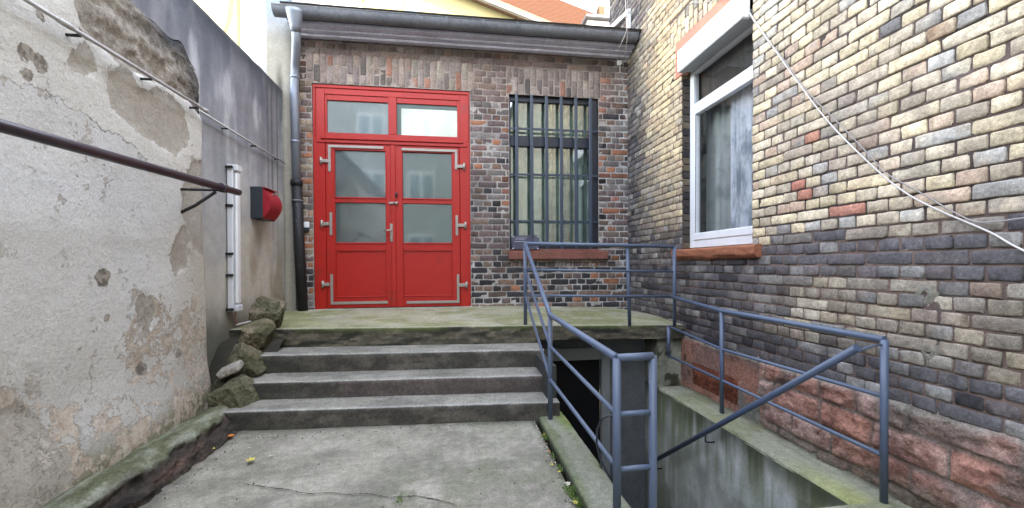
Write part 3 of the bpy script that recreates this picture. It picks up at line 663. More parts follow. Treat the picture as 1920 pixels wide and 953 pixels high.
# ======================================================== rocks
def rock(loc,size,seed,label,rot=0,tint=(.20,.165,.12),cuts=14):
    rs=np.random.RandomState(seed);bm=bmesh.new();bmesh.ops.create_icosphere(bm,subdivisions=5,radius=1)
    N_=rs.normal(size=(cuts,3));N_/=np.linalg.norm(N_,axis=1)[:,None];Dn=rs.uniform(.52,.86,cuts)
    N_=np.concatenate([N_,np.eye(3),-np.eye(3)]);Dn=np.concatenate([Dn,np.full(6,.86)])
    co=np.array([v.co[:] for v in bm.verts]); co/=np.linalg.norm(co,axis=1)[:,None]
    dd=co@N_.T; r=np.min(np.where(dd>1e-3,Dn/np.maximum(dd,1e-3),9),1)
    r=np.minimum(r,1.15)*(1+.20*(fbm(co[:,0]*2.5+seed,co[:,1]*2.5+co[:,2]*2,seed,5)-.5)+.13*(fbm(co[:,0]*8+co[:,2]*5,co[:,1]*8,seed+3,4)-.5))
    p=co*r[:,None]*np.array(size)/2/.86; a=R_(rot);ca,sa=math.cos(a),math.sin(a)
    p=np.stack([p[:,0]*ca-p[:,2]*sa,p[:,1],p[:,0]*sa+p[:,2]*ca],-1)
    mb=MB();ll=[v.index for v in bm.verts]; n=fbm(p[:,0]*9,p[:,2]*9+p[:,1]*7,seed)
    cc=mixc(tint,(.085,.085,.045),ss(.42,.62,n)*.8); cc=mixc(cc,(.16,.085,.06),ss(.62,.75,fbm(p[:,0]*7+3,p[:,2]*7,seed+9)))
    mb.v=[tuple(q) for q in (p+np.array(loc))];mb.c=[tuple(q) for q in cc];mb.f=[tuple(v.index for v in f.verts) for f in bm.faces];mb.sm=[False]*len(mb.f);bm.free()
    return mb.build('rock',M_rock,label=label,cat='rock',group='mossy rocks stacked beside the steps',loc=loc,fix=False)
rock((-1.80,4.23,.735),(.36,.34,.32),3,'topmost mossy brown rock, lying on the landing corner by the grey wall',-18)
rock((-1.80,3.98,.575),(.34,.36,.29),8,'mossy rock second from the top, beside the highest riser',10,(.20,.17,.11))
rock((-1.80,3.74,.40),(.30,.34,.31),14,'mossy rock in the middle of the pile, behind the pale stone slab',25,(.17,.15,.10))
rock((-1.71,3.52,.20),(.31,.34,.33),21,'lowest and largest green mossy rock, resting on the bottom step',8,(.15,.14,.095))
rock((-1.93,3.66,.16),(.28,.36,.34),27,'dark mossy rock wedged low in the gap behind the lowest one',0,(.05,.05,.032))
m=MB()
T=Matrix.Translation((-1.80,3.56,.385))@Matrix.Rotation(R_(-24),4,'Y')@Matrix.Rotation(R_(14),4,'X')
m.box(-.085,.085,-.06,.06,-.030,.030,.012,(.36,.33,.29),T)
m.build('stone_slab',M_stone,label='small pale squared stone lying tilted on top of the lowest mossy rock',cat='stone',loc=(-1.8,3.56,.36))
def fill(u,v): return np.stack([u,v,-.05+.55*ss(3.4,4.15,v)+.08*fbm(u*6,v*6,3)],-1)
sheet('soil_bank',np.arange(-2.14,-1.60,.03),np.arange(3.2,4.3,.03),fill,rough_mat('dark_soil',(.035,.032,.024),.95),kind='structure')
# ======================================================== steps and landing
st=thing('stone_steps',(-.4,3.2,0),'three worn grey stone steps up to a mossy concrete landing below the red door','steps')
def step_y(y0,x): return y0-.062*(x+.225)
def stepblock(y0,zb,zt_,back,seed,name='step'):
    us=np.arange(-1.72,.8001,.02)
    k=np.array([0,.25,.47,.5,.53,.75,1.0])
    sv=np.concatenate([np.linspace(0,.47,8),np.linspace(.48,.52,5),np.linspace(.54,1,14)])
    def P(x,s_):
        y=step_y(y0,x);h=zt_-zb
        fy=np.interp(s_,[0,.47,.5,.53,1],[0,0,.006,.018,back]); fz=np.interp(s_,[0,.47,.5,.53,1],[zb-.02,zt_-.012,zt_-.003,zt_,zt_+.004])
        w=.010*(fbm(x*7,s_*4,seed)-.5)+.006*(fbm(x*30,s_*12,seed+2)-.5)+ss(.72,.8,fbm(x*11,0*x,seed+5))*.012*ss(.1,0,np.abs(s_-.5))
        return np.stack([x,y+fy+w*(s_<.6),fz-np.abs(w)*.5*ss(.06,0,np.abs(s_-.5))+.003*(fbm(x*5,s_*9,seed+1)-.5)],-1)
    def C(x,s_):
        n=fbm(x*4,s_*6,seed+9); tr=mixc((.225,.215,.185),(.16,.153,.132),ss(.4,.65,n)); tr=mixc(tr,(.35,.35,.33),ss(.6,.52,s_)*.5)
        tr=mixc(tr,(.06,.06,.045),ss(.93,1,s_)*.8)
        ri=mixc((.055,.05,.042),(.10,.09,.074),ss(.4,.65,fbm(x*9,s_*7,seed+4))); ri=mixc(ri,(.035,.035,.028),ss(-.9,-1.6,x+.3*(n-.5))*.7); ri=mixc(ri,(.04,.04,.03),ss(.1,.0,s_)*.7)  # risers far darker than treads: shade painted into the stone colour
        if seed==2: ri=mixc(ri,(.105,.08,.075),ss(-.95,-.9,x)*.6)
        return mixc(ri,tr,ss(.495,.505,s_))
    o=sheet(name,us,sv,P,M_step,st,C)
    # right end cheek
    ye=step_y(y0,.80);MB().quad((.80,ye+.002,zb-.02),(.80,ye+back,zb-.02),(.80,ye+back,zt_),(.80,ye+.002,zt_-.002),(.09,.085,.075)).build('end_cheek',M_step,o,fix=False)
    return o
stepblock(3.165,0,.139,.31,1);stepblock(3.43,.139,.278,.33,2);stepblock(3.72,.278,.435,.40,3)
MB().box(-1.7,.79,3.5,4.2,-.1,.12,0,(.06,.06,.05)).build('step_core',M_step,st)
EDX=[-2.3,-1.25,.68,1.6,2.45];EDY=[4.19,4.12,3.985,4.04,4.10]
def lz(x,y): return np.where(x<.7,.612,.612-(x-.7)*.031)+np.clip(y-4.06,0,9)*.028-.03*ss(2.1,2.44,x)*ss(4.8,5.5,y)
def land_P(x,s_):
    e=np.interp(x,EDX,EDY); lip=.010*(fbm(x*8,0*x,4)-.5)+.02*ss(.68,.8,fbm(x*6,0*x,14))
    y=np.interp(s_,[0,.1,.28,.30,.32,1],[0,0,0,.004,.02,1.0]); yy=np.where(s_<=.32,e+y+lip*ss(.2,.3,s_)*(s_<.33)+.02*(fbm(x*9,s_*30,6)-.5)*ss(.28,.2,s_),e+.02+(5.6-e-.02)*(s_-.32)/.68)
    top=lz(x,yy); zz=np.where(s_<.28,top-(.145+.035*(x<.79))*(1-s_/.28)-.01*s_/.28,np.where(s_<.32,top-.010+.010*(s_-.28)/.04,top))
    return np.stack([x,yy,zz+.004*(fbm(x*5,yy*5,8)-.5)],-1)
def land_C(x,s_):
    p=land_P(x,s_);y=p[...,1];n=fbm(x*3,y*4,71)
    top=mixc((.30,.285,.20),(.215,.215,.11),ss(.38,.62,n)); top=mixc(top,(.17,.185,.075),ss(-1.0,-1.7,x)*.7); top=mixc(top,(.36,.35,.29),ss(.5,.7,fbm(x*5,y*6,12))*.5+ss(5.35,5.55,y)*.3)
    top=mixc(top,(.34,.33,.26),ss(.34,.32,s_)*.7)
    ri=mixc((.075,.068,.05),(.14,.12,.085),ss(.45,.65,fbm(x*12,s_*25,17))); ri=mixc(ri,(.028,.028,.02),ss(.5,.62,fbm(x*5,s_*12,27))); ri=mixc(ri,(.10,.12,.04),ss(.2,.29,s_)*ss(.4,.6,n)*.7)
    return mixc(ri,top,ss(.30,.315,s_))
sv=np.concatenate([np.linspace(0,.26,10),np.linspace(.27,.33,7),np.linspace(.35,1,45)])
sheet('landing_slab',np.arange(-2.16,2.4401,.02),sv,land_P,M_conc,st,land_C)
m=MB();m.quad((.79,4.0,.466),(2.44,4.12,.41+.03),(2.44,5.6,.43),(.79,5.6,.466),(.09,.085,.07));m.build('slab_underside',M_conc,st,fix=False)
# ======================================================== cellar stairwell
cw=thing('cellar_stairwell',(1.5,3,-.1),'sunken concrete cellar stairwell with mossy ledge, beside the brick house','stairwell')
def curb_P(y,s_):
    x=np.interp(s_,[0,.08,.14,.86,.92,1],[.635,.638,.650,.832,.842,.843]); z=np.interp(s_,[0,.08,.14,.86,.92,1],[-.03,.022,.030,.034,.026,-.10])
    w=.010*(fbm(y*6,s_*3,5)-.5)+.006*(fbm(y*25,s_*2,8)-.5); chip=.03*ss(.7,.82,fbm(y*7,0*y,15))
    return np.stack([x+w*ss(.5,1,s_)-chip*ss(.8,.93,s_)*(s_<.96),y,z+.003*(fbm(y*8,s_*4,2)-.5)],-1)
def curb_C(y,s_):
    n=fbm(y*3,s_*2,61);c=mixc((.20,.205,.165),(.135,.155,.09),ss(.35,.65,n)); c=mixc(c,(.15,.20,.055),ss(2.5,3.1,y+.3*(n-.5))*ss(.3,.8,s_)*.8)
    c=mixc(c,(.30,.21,.15),ss(.66,.72,fbm(y*9,s_*5,4))*ss(.75,.95,s_)*.6); c=mixc(c,(.03,.032,.022),ss(.10,.0,s_)); c=mixc(c,(.05,.05,.04),ss(.93,1,s_))
    return mixc(c,(.04,.04,.03),ss(.006,0,np.abs(y-2.72-.06*s_))*.8)
sheet('curb',np.arange(-3,3.215,.02),np.concatenate([np.linspace(0,.14,5),np.linspace(.2,.8,12),np.linspace(.84,1,8)]),curb_P,M_conc,cw,curb_C)
M_well=rough_mat('dark_well_wall',(.045,.047,.046),.85,((3,.3),(30,.2)),((40,.4,.004),))  # even dark grey with slight noise for the left stairwell wall
m=MB();m.box(.70,.838,1.5,4.0,-2.1,-.05,0);m.box(.72,.798,3.2,4.35,-2.1,.40,0);m.build('left_retaining_wall',M_well,cw)
def rw_C(y,z):
    st_=fbm(y*16,z*1.2,7);n=fbm(y*2.2,z*2.2,17); c=mixc((.27,.285,.26),(.44,.46,.44),ss(.4,.6,n+.25*(st_-.5)))
    c=mixc(c,(.12,.14,.065),ss(.36,.66,st_)*ss(-1.0,-.15,z)*.9); c=mixc(c,(.04,.05,.028),ss(-.38,-.12,z+.22*(st_-.5))*.85)
    c=mixc(c,(.14,.16,.09),ss(3.3,3.9,y)*.5*ss(.3,.6,st_)); return mixc(c,(.05,.055,.04),ss(-.7,-1.6,z)*.5)
M_ret=rough_mat('streaked_concrete',None,.88,((5,.18),(45,.18)),((12,.25,.01),(90,.5,.004)))
sheet('right_retaining_wall',np.arange(1.3,4.4501,.02),np.arange(-2.1,-.1001,.02),lambda y,z:np.stack([2.145+.012*(fbm(y*3,z*3,3)-.5),y,z],-1),M_ret,cw,rw_C,flip=True)
def led_C(x,y): 
    n=fbm(x*4,y*3,37); c=mixc((.21,.215,.13),(.27,.27,.20),ss(.4,.6,n)); c=mixc(c,(.25,.27,.075),ss(2.6,1.9,y)*ss(2.36,2.2,x)*.7); return mixc(c,(.05,.045,.035),ss(2.37,2.43,x+.02*(n-.5))*.8)
def led_P(x,y):
    d_=x-2.145; return np.stack([x+.012*(fbm(y*7,0*x,9)-.5)*ss(.06,0,d_),y,-.1-.03*ss(.012,0,d_)+.006*(fbm(x*6,y*6,3)-.5)+.03*ss(2.38,2.44,x)*fbm(y*9,x*9,2)],-1)
sheet('ledge',np.concatenate([[2.143,2.150,2.158],np.arange(2.17,2.4401,.02)]),np.arange(1.93,4.12,.02),led_P,M_conc,cw,led_C)
def lan_C(x,y): return mixc((.21,.215,.13),(.28,.275,.20),ss(.4,.6,fbm(x*4,y*4,7)))
sheet('stair_head',np.arange(.84,2.4601,.03),np.arange(-3.5,1.955,.03),lambda x,y:np.stack([x,y+.01*(fbm(x*9,y,4)-.5)*ss(1.9,1.95,y),-.1-.01*ss(1.93,1.95,y)+.005*fbm(x*5,y*5,2)],-1),M_conc,cw,lan_C)
m=MB()
for k in range(9):
    m.box(.838,2.146,1.93+.25*k,1.93+.25*(k+1)+.03,-2.3,-.28-.19*k,.008,(.13,.14,.12))
m.build('cellar_steps',M_conc,cw)
m=MB();m.box(.7,2.6,3.9,6,-2.3,-1.85,0,(.07,.07,.065));m.build('cellar_floor',M_conc,cw)
M_cw=rough_mat('cellar_wall_render',(.10,.105,.11),.9,((3,.25),(30,.2)),((40,.4,.004),))
m=MB();m.box(1.715,2.145,4.42,4.6,-2.1,.5,0);m.box(.76,1.715,4.42,4.6,.29,.5,0);m.build('cellar_wall',M_cw,cw)
m=MB();m.box(1.615,1.713,4.385,4.45,-2.0,.285,.004);m.box(.80,1.615,4.385,4.45,.15,.285,.004);m.box(1.63,1.65,4.375,4.386,-2,.17,.002);fr=m.build('cellar_door_frame',plain('grey_door_frame',(.20,.21,.21),.6),cw)
m=MB();m.box(.80,1.615,4.46,4.50,-2.0,.15,.002);m.build('door_leaf',M_black,fr)
def pier_C(x,z): 
    n=fbm(x*7,z*5,3); c=mixc((.27,.27,.22),(.17,.17,.13),ss(.4,.6,n)); c=mixc(c,(.055,.055,.035),ss(.62,.72,fbm(x*11,z*8,8))); return mixc(c,(.045,.045,.03),ss(.25,.48,z+.12*(n-.5))*.85)
sheet('pier',np.arange(2.145,2.4401,.015),np.arange(-.11,.48,.015),lambda x,z:np.stack([x,4.145+.012*(fbm(x*9,z*9,5)-.5),z],-1),M_conc,cw,pier_C)
sheet('pier_side',np.arange(4.145,4.46,.015),np.arange(-.11,.48,.015),lambda y,z:np.stack([2.145+0*y,y,z],-1),M_conc,cw,pier_C,flip=True)
# ======================================================== tall brick house on the right
hs_=thing('brick_house',(XR,3,0),'tall cream brick house on the right with sooty lower courses and white framed window','building')
CR1=(.58,.47,.31);CR2=(.54,.45,.33);CR3=(.44,.36,.27);PINKB=(.48,.34,.25);GRB=(.25,.235,.22);DGB=(.105,.097,.102);DK2=(.045,.041,.046);REDB=(.40,.10,.07)
def housecol(y,z,rs,sol):
    y=float(y);z=float(z);n=float(vn(y*1.3,z*1.5,3));n2=float(vn(y*3,z*4,5))
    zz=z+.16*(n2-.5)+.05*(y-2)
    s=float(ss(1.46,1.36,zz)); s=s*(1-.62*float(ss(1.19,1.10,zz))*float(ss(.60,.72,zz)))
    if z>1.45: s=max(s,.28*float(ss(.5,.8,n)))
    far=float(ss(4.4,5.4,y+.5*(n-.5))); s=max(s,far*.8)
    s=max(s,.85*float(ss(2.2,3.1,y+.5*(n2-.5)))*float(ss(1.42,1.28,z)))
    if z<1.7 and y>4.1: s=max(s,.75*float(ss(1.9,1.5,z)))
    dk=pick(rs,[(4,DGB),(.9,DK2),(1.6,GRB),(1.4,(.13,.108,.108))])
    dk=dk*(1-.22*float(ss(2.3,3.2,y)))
    c=pick(rs,[(4,CR1),(3.6,CR2),(3.4,CR3),(2.2,PINKB),(1.8,(.36,.335,.30)),(.3,(.24,.22,.205)),(.10,(.34,.22,.14))])
    warm=float(ss(3.9,4.4,y))*(1-far); c=mixc(c,(.50,.37,.21),np.array(warm*.55)); 
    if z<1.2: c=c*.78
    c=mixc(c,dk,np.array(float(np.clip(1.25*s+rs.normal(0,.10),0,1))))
    for (ry,rz) in ((2.46,2.08),(2.65,1.80),(2.58,1.68),(2.26,1.53)):
        if abs(y-ry)<.06 and abs(z-rz)<.04: c=mixc(c,REDB,np.array(.7))
    return c
def housemort(y,z):
    n=fbm(y*3,z*3,11); c=mixc((.125,.09,.08),(.055,.042,.04),ss(.35,.65,n)); c=mixc(c,(.20,.135,.11),ss(1.55,1.3,z)*ss(.35,.6,n)*.8)
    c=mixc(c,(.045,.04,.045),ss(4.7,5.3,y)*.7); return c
def PH(u,v,n): return np.stack([XR-n,u,v],-1)
WY0,WY1,WZ0,WZ1=3.09,4.15,1.375,3.36
def skipb(u,v): # ragged bottom edge over the rubble base
    return v<.42+.05*float(vn(u*2,0,3))
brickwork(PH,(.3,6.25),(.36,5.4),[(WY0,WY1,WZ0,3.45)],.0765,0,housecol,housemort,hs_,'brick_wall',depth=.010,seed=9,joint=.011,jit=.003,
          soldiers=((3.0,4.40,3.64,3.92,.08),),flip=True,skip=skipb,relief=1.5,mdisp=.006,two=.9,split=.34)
M_pb,t,b=mat('plain_brick_courses')
br=t.nodes.new('ShaderNodeTexBrick');tc=t.nodes.new('ShaderNodeTexCoord');sx=t.nodes.new('ShaderNodeSeparateXYZ');cx=t.nodes.new('ShaderNodeCombineXYZ')
lk(t,tc.outputs['Object'],sx.inputs[0]);lk(t,mth(t,'ADD',sx.outputs[0],sx.outputs[1]),cx.inputs[0]);lk(t,sx.outputs[2],cx.inputs[1]);lk(t,cx.outputs[0],br.inputs['Vector'])
br.inputs['Scale'].default_value=1;br.inputs['Brick Width'].default_value=.25;br.inputs['Row Height'].default_value=.0765;br.inputs['Mortar Size'].default_value=.006
br.inputs['Color1'].default_value=rgba(CR2);br.inputs['Color2'].default_value=rgba(GRB);br.inputs['Mortar'].default_value=(.10,.08,.07,1)
lk(t,br.outputs[0],b.inputs['Base Color']);b.inputs['Roughness'].default_value=.9
m=MB();m.box(XR+.006,9,-22,.3,-.2,7.6,0);m.box(XR+.30,9,.3,6.2,-.2,7.6,0);m.box(XR+.006,XR+.31,.3,6.25,5.39,7.6,0);m.box(XR+.006,XR+.30,6.2,6.26,-.2,5.4,0)
m.build('upper_wall',M_pb,hs_)
m=MB();m.box(2.3,9.2,-22.2,6.4,7.6,7.75,.02);m.build('roof_edge',M_zincd,hs_)
# reveals
rc=MB()
def rev(y,z): return np.stack([XR+z*0,y,z],-1)
k=0
for r in range(26):
    z0=WZ0+r*.0765
    if z0>3.44: break
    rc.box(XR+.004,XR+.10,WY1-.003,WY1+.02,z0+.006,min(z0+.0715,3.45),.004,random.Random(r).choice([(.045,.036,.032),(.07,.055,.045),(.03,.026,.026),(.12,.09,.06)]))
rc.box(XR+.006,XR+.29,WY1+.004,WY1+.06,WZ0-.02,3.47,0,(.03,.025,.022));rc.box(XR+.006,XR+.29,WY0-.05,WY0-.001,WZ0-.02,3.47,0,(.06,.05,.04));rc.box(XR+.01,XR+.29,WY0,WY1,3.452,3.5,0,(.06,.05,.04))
rc.build('window_reveal',M_brick,hs_)
fx=XR+.085
wm=MB()
wm.box(fx,fx+.06,WY1-.075,WY1-.005,WZ0+.01,3.30,.004);wm.box(fx,fx+.06,WY0-.02,WY0+.03,WZ0+.01,3.30,.004)
wm.box(fx,fx+.06,WY0+.03,WY1-.075,WZ0+.01,WZ0+.085,.004);wm.box(fx-.006,fx+.05,WY0+.03,WY1-.075,WZ0+.088,WZ0+.165,.008)
wm.box(fx-.004,fx+.06,WY0+.03,WY1-.075,2.795,2.855,.005);wm.box(fx,fx+.06,WY0+.03,WY1-.075,2.858,2.915,.005);wm.box(fx-.004,fx+.06,WY0+.03,WY1-.075,3.235,3.30,.004)
wm.box(fx-.006,fx+.05,WY1-.112,WY1-.077,WZ0+.165,2.795,.005)
wh=wm.build('white_window',M_white,hs_)
M_pane2=M_pane.copy();M_pane2.name='clear_window_glass'
for nd in M_pane2.node_tree.nodes:
    if nd.type=='BSDF_TRANSPARENT': nd.inputs[0].default_value=(.93,.94,.95,1)
    if nd.type=='MIX_SHADER': nd.inputs[0].default_value=.11
MB().box(fx+.03,fx+.034,WY0+.02,WY1-.11,WZ0+.16,2.80,0).build('pane',M_pane2,wh);MB().box(fx+.03,fx+.034,WY0+.02,WY1-.075,2.91,3.24,0).build('pane',M_pane2,wh)
m=MB();m.box(fx-.004,fx-.001,WY1-.117,WY1-.113,WZ0+.17,2.79,0);m.build('gasket',M_black,wh)
M_cblue=rough_mat('blue_grey_patterned_curtain',(.66,.67,.70),.9,((2,.1),(7,.2)),((60,.1,.002),),stains=((7,.42,.60,(.28,.31,.34),(1,1,.3)),))
M_cwh=rough_mat('grey_sheer_curtain',(.36,.37,.345),.9,((2,.2),),((60,.1,.002),),stains=((2,.5,.65,(.22,.235,.22)),))
curtain('curtain',wh,2.9,3.70,1.3,3.4,lambda u,v,n:np.stack([fx+.14+n,u,v],-1),M_cblue,.022,70,2)
curtain('sheer_curtain',wh,3.6,4.25,1.3,2.86,lambda u,v,n:np.stack([fx+.20+n,u,v],-1),M_cwh,.01,45,4)
curtain('upper_drape',wh,3.2,4.25,2.86,3.4,lambda u,v,n:np.stack([fx+.10+n,u,v],-1),rough_mat('dark_brown_drape',(.075,.068,.062),.9,((2,.3),)),.01,40,6)
MB().box(fx+.32,fx+.34,2.7,4.5,1.1,3.6,0).build('room_shade',rough_mat('dark_room_right',(.03,.03,.032)),wh)
# sandstone sill, rough underside
def sil(u,s_):
    k=[0,.15,.3,.55,.75,1];X_=[XR+.09,XR-.055,XR-.075,XR-.07,XR-.04,XR+.02];Z_=[WZ0+.006,WZ0-.004,WZ0-.014,WZ0-.085,WZ0-.115,WZ0-.125]
    x=np.interp(s_,k,X_);z=np.interp(s_,k,Z_);a=ss(.25,.4,s_); return np.stack([x+a*.03*(fbm(u*8,s_*4,3)-.5),u,z+a*.035*(fbm(u*6,s_*3,8)-.5)],-1)
sheet('window_sill',np.arange(2.98,4.26,.015),np.linspace(0,1,22),sil,M_sillo,hs_,flip=True)
for yy in (2.98,4.25): MB().add([tuple(p) for p in sil(np.full(22,yy),np.linspace(0,1,22))],[tuple(range(22))]).build('sill_end',M_sillo,hs_)
# roller shutter box and terracotta lintel board
sb=MB();sb.box(2.345,XR-.016,3.10,4.085,3.243,3.468,.006);bx=sb.build('shutter_box',M_white,hs_)
m=MB();m.box(2.352,2.43,3.11,4.075,3.236,3.2425,0);m.box(2.43,XR+.08,3.12,4.07,3.25,3.33,.003);m.build('underside',plain('shaded_white_plastic',(.36,.37,.38),.5),bx)  # white plastic coloured darker to paint in the shade under the box
MB().box(XR-.022,XR+.05,3.085,4.255,3.47,3.635,.004).build('lintel_board',M_terra,hs_)
MB().box(XR-.02,XR+.05,4.09,4.255,3.25,3.468,.004).build('lintel_board',M_terra,hs_)
# rubble sandstone base
rs=np.random.RandomState(4);blocks=[]
z=-.35
for hrow in (.17,.165,.16,.17,.165):
    y=-3.2
    while y<2.98:
        w_=rs.uniform(.22,.50); blocks.append((y,min(y+w_,2.99),z,z+hrow,rs.uniform(-.006,.028),rs.rand(),rs.uniform(-.02,.02))); y+=w_
    z+=hrow
def base_fields(y,z):
    d_=np.full(y.shape,-1.);off=np.zeros(y.shape);tone=np.zeros(y.shape)
    yw=y+.02*(fbm(y*6,z*6,5)-.5);zw=z+.035*(fbm(y*3,z*4,6)-.5)+.02
    for (a,b_,c_,e_,o_,t_,sl_) in blocks:
        q=np.minimum(np.minimum(yw-a,b_-yw),np.minimum(zw-c_,e_-zw)); s2=q>d_; d_=np.where(s2,q,d_);off=np.where(s2,o_+sl_*(zw-c_)/.2,off);tone=np.where(s2,t_,tone)
    return d_,off,tone
def inred(y,z): return ss(2.985,3.0,y)
def base_P(y,z):
    d_,off,tone=base_fields(y,z);e=ss(.004,.028,d_);r=inred(y,z)
    n=.008+e*(.016+off*.7+.05*(fbm(y*10,z*22,15,6)-.5)+.02*(fbm(y*30,z*30,3)-.5)); flat=.016+.006*(fbm(y*9,z*9,3)-.5)
    n=n*(1-r)+flat*r; n=n*(1-ss(.40,.46,z+.03*(fbm(y*5,0*y,2)-.5)))+.0*z
    return np.stack([XR-n,y,z],-1)
def base_C(y,z):
    d_,off,tone=base_fields(y,z);n=fbm(y*5,z*7,9)
    c=mixc((.50,.235,.175),(.54,.33,.275),tone); c=mixc(c,(.50,.36,.32),ss(.82,.9,tone)); c=mixc(c,(.22,.09,.07),ss(.5,.7,fbm(y*10,z*14,4))*.7)
    c=mixc(c,(.22,.19,.165),ss(.016,.002,d_)); c=mixc(c,(.17,.145,.125),ss(.55,.68,fbm(y*3,z*5,72))*.7); c=mixc(c,(.15,.135,.11),ss(.06,-.1,z+.12*(n-.5))*.85); c=mixc(c,(.09,.09,.05),ss(-.02,-.12,z)*.6)
    red=mixc((.38,.18,.13),(.28,.155,.125),ss(.4,.65,n)); red=mixc(red,(.19,.19,.165),ss(.52,.6,fbm(y*4,z*4,45))*ss(.2,.05,z)); red=mixc(red,(.14,.075,.055),ss(.60,.66,fbm(y*14,z*14,5))*ss(3.8,4.0,y)); red=mixc(red,(.10,.10,.085),ss(.33,.42,z)*ss(3.9,3.6,y)*.6)
    c=mixc(c,red,inred(y,z)); return mixc(c,(.30,.28,.24),ss(.40,.43,z+.04*(fbm(y*6,0*y,7)-.5))*.7)
VY0,VY1,VZ0,VZ1=3.24,3.92,-.02,.205
def shear(y): return 0
sheet('sandstone_base',np.unique(np.round(np.concatenate([np.arange(-3.2,4.1601,.015),[VY0,VY1]]),4)),np.unique(np.round(np.concatenate([np.arange(-.2,.475,.015),[VZ0,VZ1]]),4)),base_P,M_stone,hs_,base_C,flip=True,
      mask=lambda y,z:~((y>VY0)&(y<VY1)&(z>VZ0)&(z<VZ1)))
vg=MB();vc=(.27,.085,.05)
for k in range(8):
    zz=VZ0+(VZ1-VZ0)*(k+.5)/8
    vg.box(XR-.014,XR+.01,VY0,VY1,zz-.004,zz+.004,.001,vc)
    n=34
    for j in range(n):
        yy=VY0+(VY1-VY0)*(j+.5)/n; sgn=1 if k<4 else -1
        T=Matrix.Translation((XR-.004,yy,zz))@Matrix.Rotation(R_(35*sgn),4,'X')
        vg.box(-.012,.012,-.0035,.0035,-.018,.018,.001,tuple(x*random.Random(k*50+j).uniform(.6,1.2) for x in vc),T)
vo=vg.build('vent_grille',M_stone,hs_)
m=MB();m.box(XR+.012,XR+.03,VY0-.05,VY1+.05,VZ0-.05,VZ1+.05,0);m.build('vent_backing',M_black,vo)
# mortar patches with small holes
for (yy,zz,sd) in ((1.825,1.05,3),(1.807,.75,6)):
    def pp(u,v,yy=yy,zz=zz,sd=sd):
        r=u; a=v*2*math.pi; rr=r*.055*(1+.5*(fbm(np.cos(a)*2+5,np.sin(a)*2+5,sd)-.5)); h=.011*(1-r**3)-.04*ss(.25,.15,r)+.006*(fbm(r*5,v*9,sd)-.5)
        return np.stack([XR-h,yy+rr*np.cos(a),zz+rr*1.1*np.sin(a)],-1)
    sheet('mortar_patch',np.linspace(0,1,12),np.linspace(0,1,28),pp,M_mortar,hs_,lambda u,v:mixc(mixc((.16,.145,.12),(.25,.235,.19),fbm(u*4,v*9,5)),(.01,.01,.01),ss(.26,.2,u)),flip=False)
# ======================================================== railings
def rail_set(name,loc,label,cat,posts,rails,mids=()):
    r=thing(name,loc,label,cat)
    for a,b in posts: MB().tube([a,b],.019,14).build('post',M_blue,r)
    for pts in rails: MB().tube(pts,.019,14).build('top_rail',M_blue,r)
    for pts in mids: MB().tube(pts,.0125,12).build('mid_rail',M_blue,r)
    return r
Y0=4.05
A=Vector((.693,Y0,1.428));B_=Vector((.713,3.05,.832));C_=Vector((.735,1.80,.782));E_=Vector((.912,1.80,.785))
rl=rail_set('stair_railing',(.71,3.0,0),'blue-grey pipe railing beside the steps, bending down from landing to the curb','railing',
 [((.693,Y0,.60),tuple(A)),((.713,3.05,.02),tuple(B_)),((.735,1.80,-.02),tuple(C_)),((.912,1.80,-.6),tuple(E_)),((1.80,4.06,.57),(1.77,Y0,1.40)),((2.285,4.03,.50+.06),(2.28,4.03,1.402))],
 [[tuple(A),tuple(B_+Vector((-.001,.06,.037))),tuple(B_+Vector((0,.015,.004))),tuple(B_+Vector((0,-.05,-.002))),tuple(C_)],[tuple(C_),tuple(E_)],[tuple(A),(2.28,4.03,1.400)]],
 [[(.693,Y0,1.165),(.713,3.07,.600),(.713,3.02,.588),(.735,1.80,.520)],[(.693,Y0,.905),(.713,3.07,.345),(.713,3.02,.333),(.735,1.80,.272)],
  [(.693,Y0,1.165),(2.28,4.03,1.135)],[(.693,Y0,.905),(2.28,4.03,.872)],[(.735,1.80,.520),(.912,1.80,.523)],[(.735,1.80,.262),(.912,1.80,.265)]])
r2=rail_set('ledge_railing',(2.3,3,-.1),'blue-grey pipe railing standing on the mossy ledge along the brick house','railing',
 [((2.313,3.294,-.1),(2.310,3.294,.800)),((2.318,1.925,-.1),(2.313,1.925,.797)),((2.213,4.02,.25),(2.213,4.02,.56))],
 [[(2.25,4.045,.872),(2.31,3.294,.802),(2.313,1.925,.797)]],
 [[(2.213,4.02,.56),(2.31,3.294,.465),(2.313,1.925,.485)],[(2.213,4.02,.25),(2.31,3.294,.190),(2.313,1.925,.160)]])
M_hand=plain('dark_blue_handrail_paint',(.055,.078,.13),.35,.5,wear=(40,.72,(.10,.05,.035)))
hr=thing('handrail',(2.06,3,0),'blue-grey sloping pipe handrail running down the cellar stairs','handrail')
ha,hb=Vector((2.062,1.85,.775)),Vector((2.06,4.25,-1.02))
MB().tube([tuple(ha),tuple(hb)],.0205,14).build('rail',M_hand,hr)
m=MB();m.tube([(2.075,1.87,.75),(2.19,1.9,.765),(2.31,1.93,.772)],.006,8);m.build('tie_rod',M_blue,hr)
for yy in (3.15,4.03):
    q=ha.lerp(hb,(yy-ha.y)/(hb.y-ha.y)); MB().tube([tuple(q+Vector((0,0,-.015))),(q.x,q.y,q.z-.075),(q.x+.03,q.y,q.z-.085),(2.16,q.y,q.z-.085)],.006,8).build('bracket',M_iron,hr)
hz=[(.735,1.80,.505),(.70,1.81,.515),(.672,1.83,.49),(.655,1.84,.44),(.652,1.84,.37),(.668,1.84,.30),(.70,1.82,.23),(.738,1.80,.17)]
hz=[(x+.0,y,z) for x,y,z in hz]
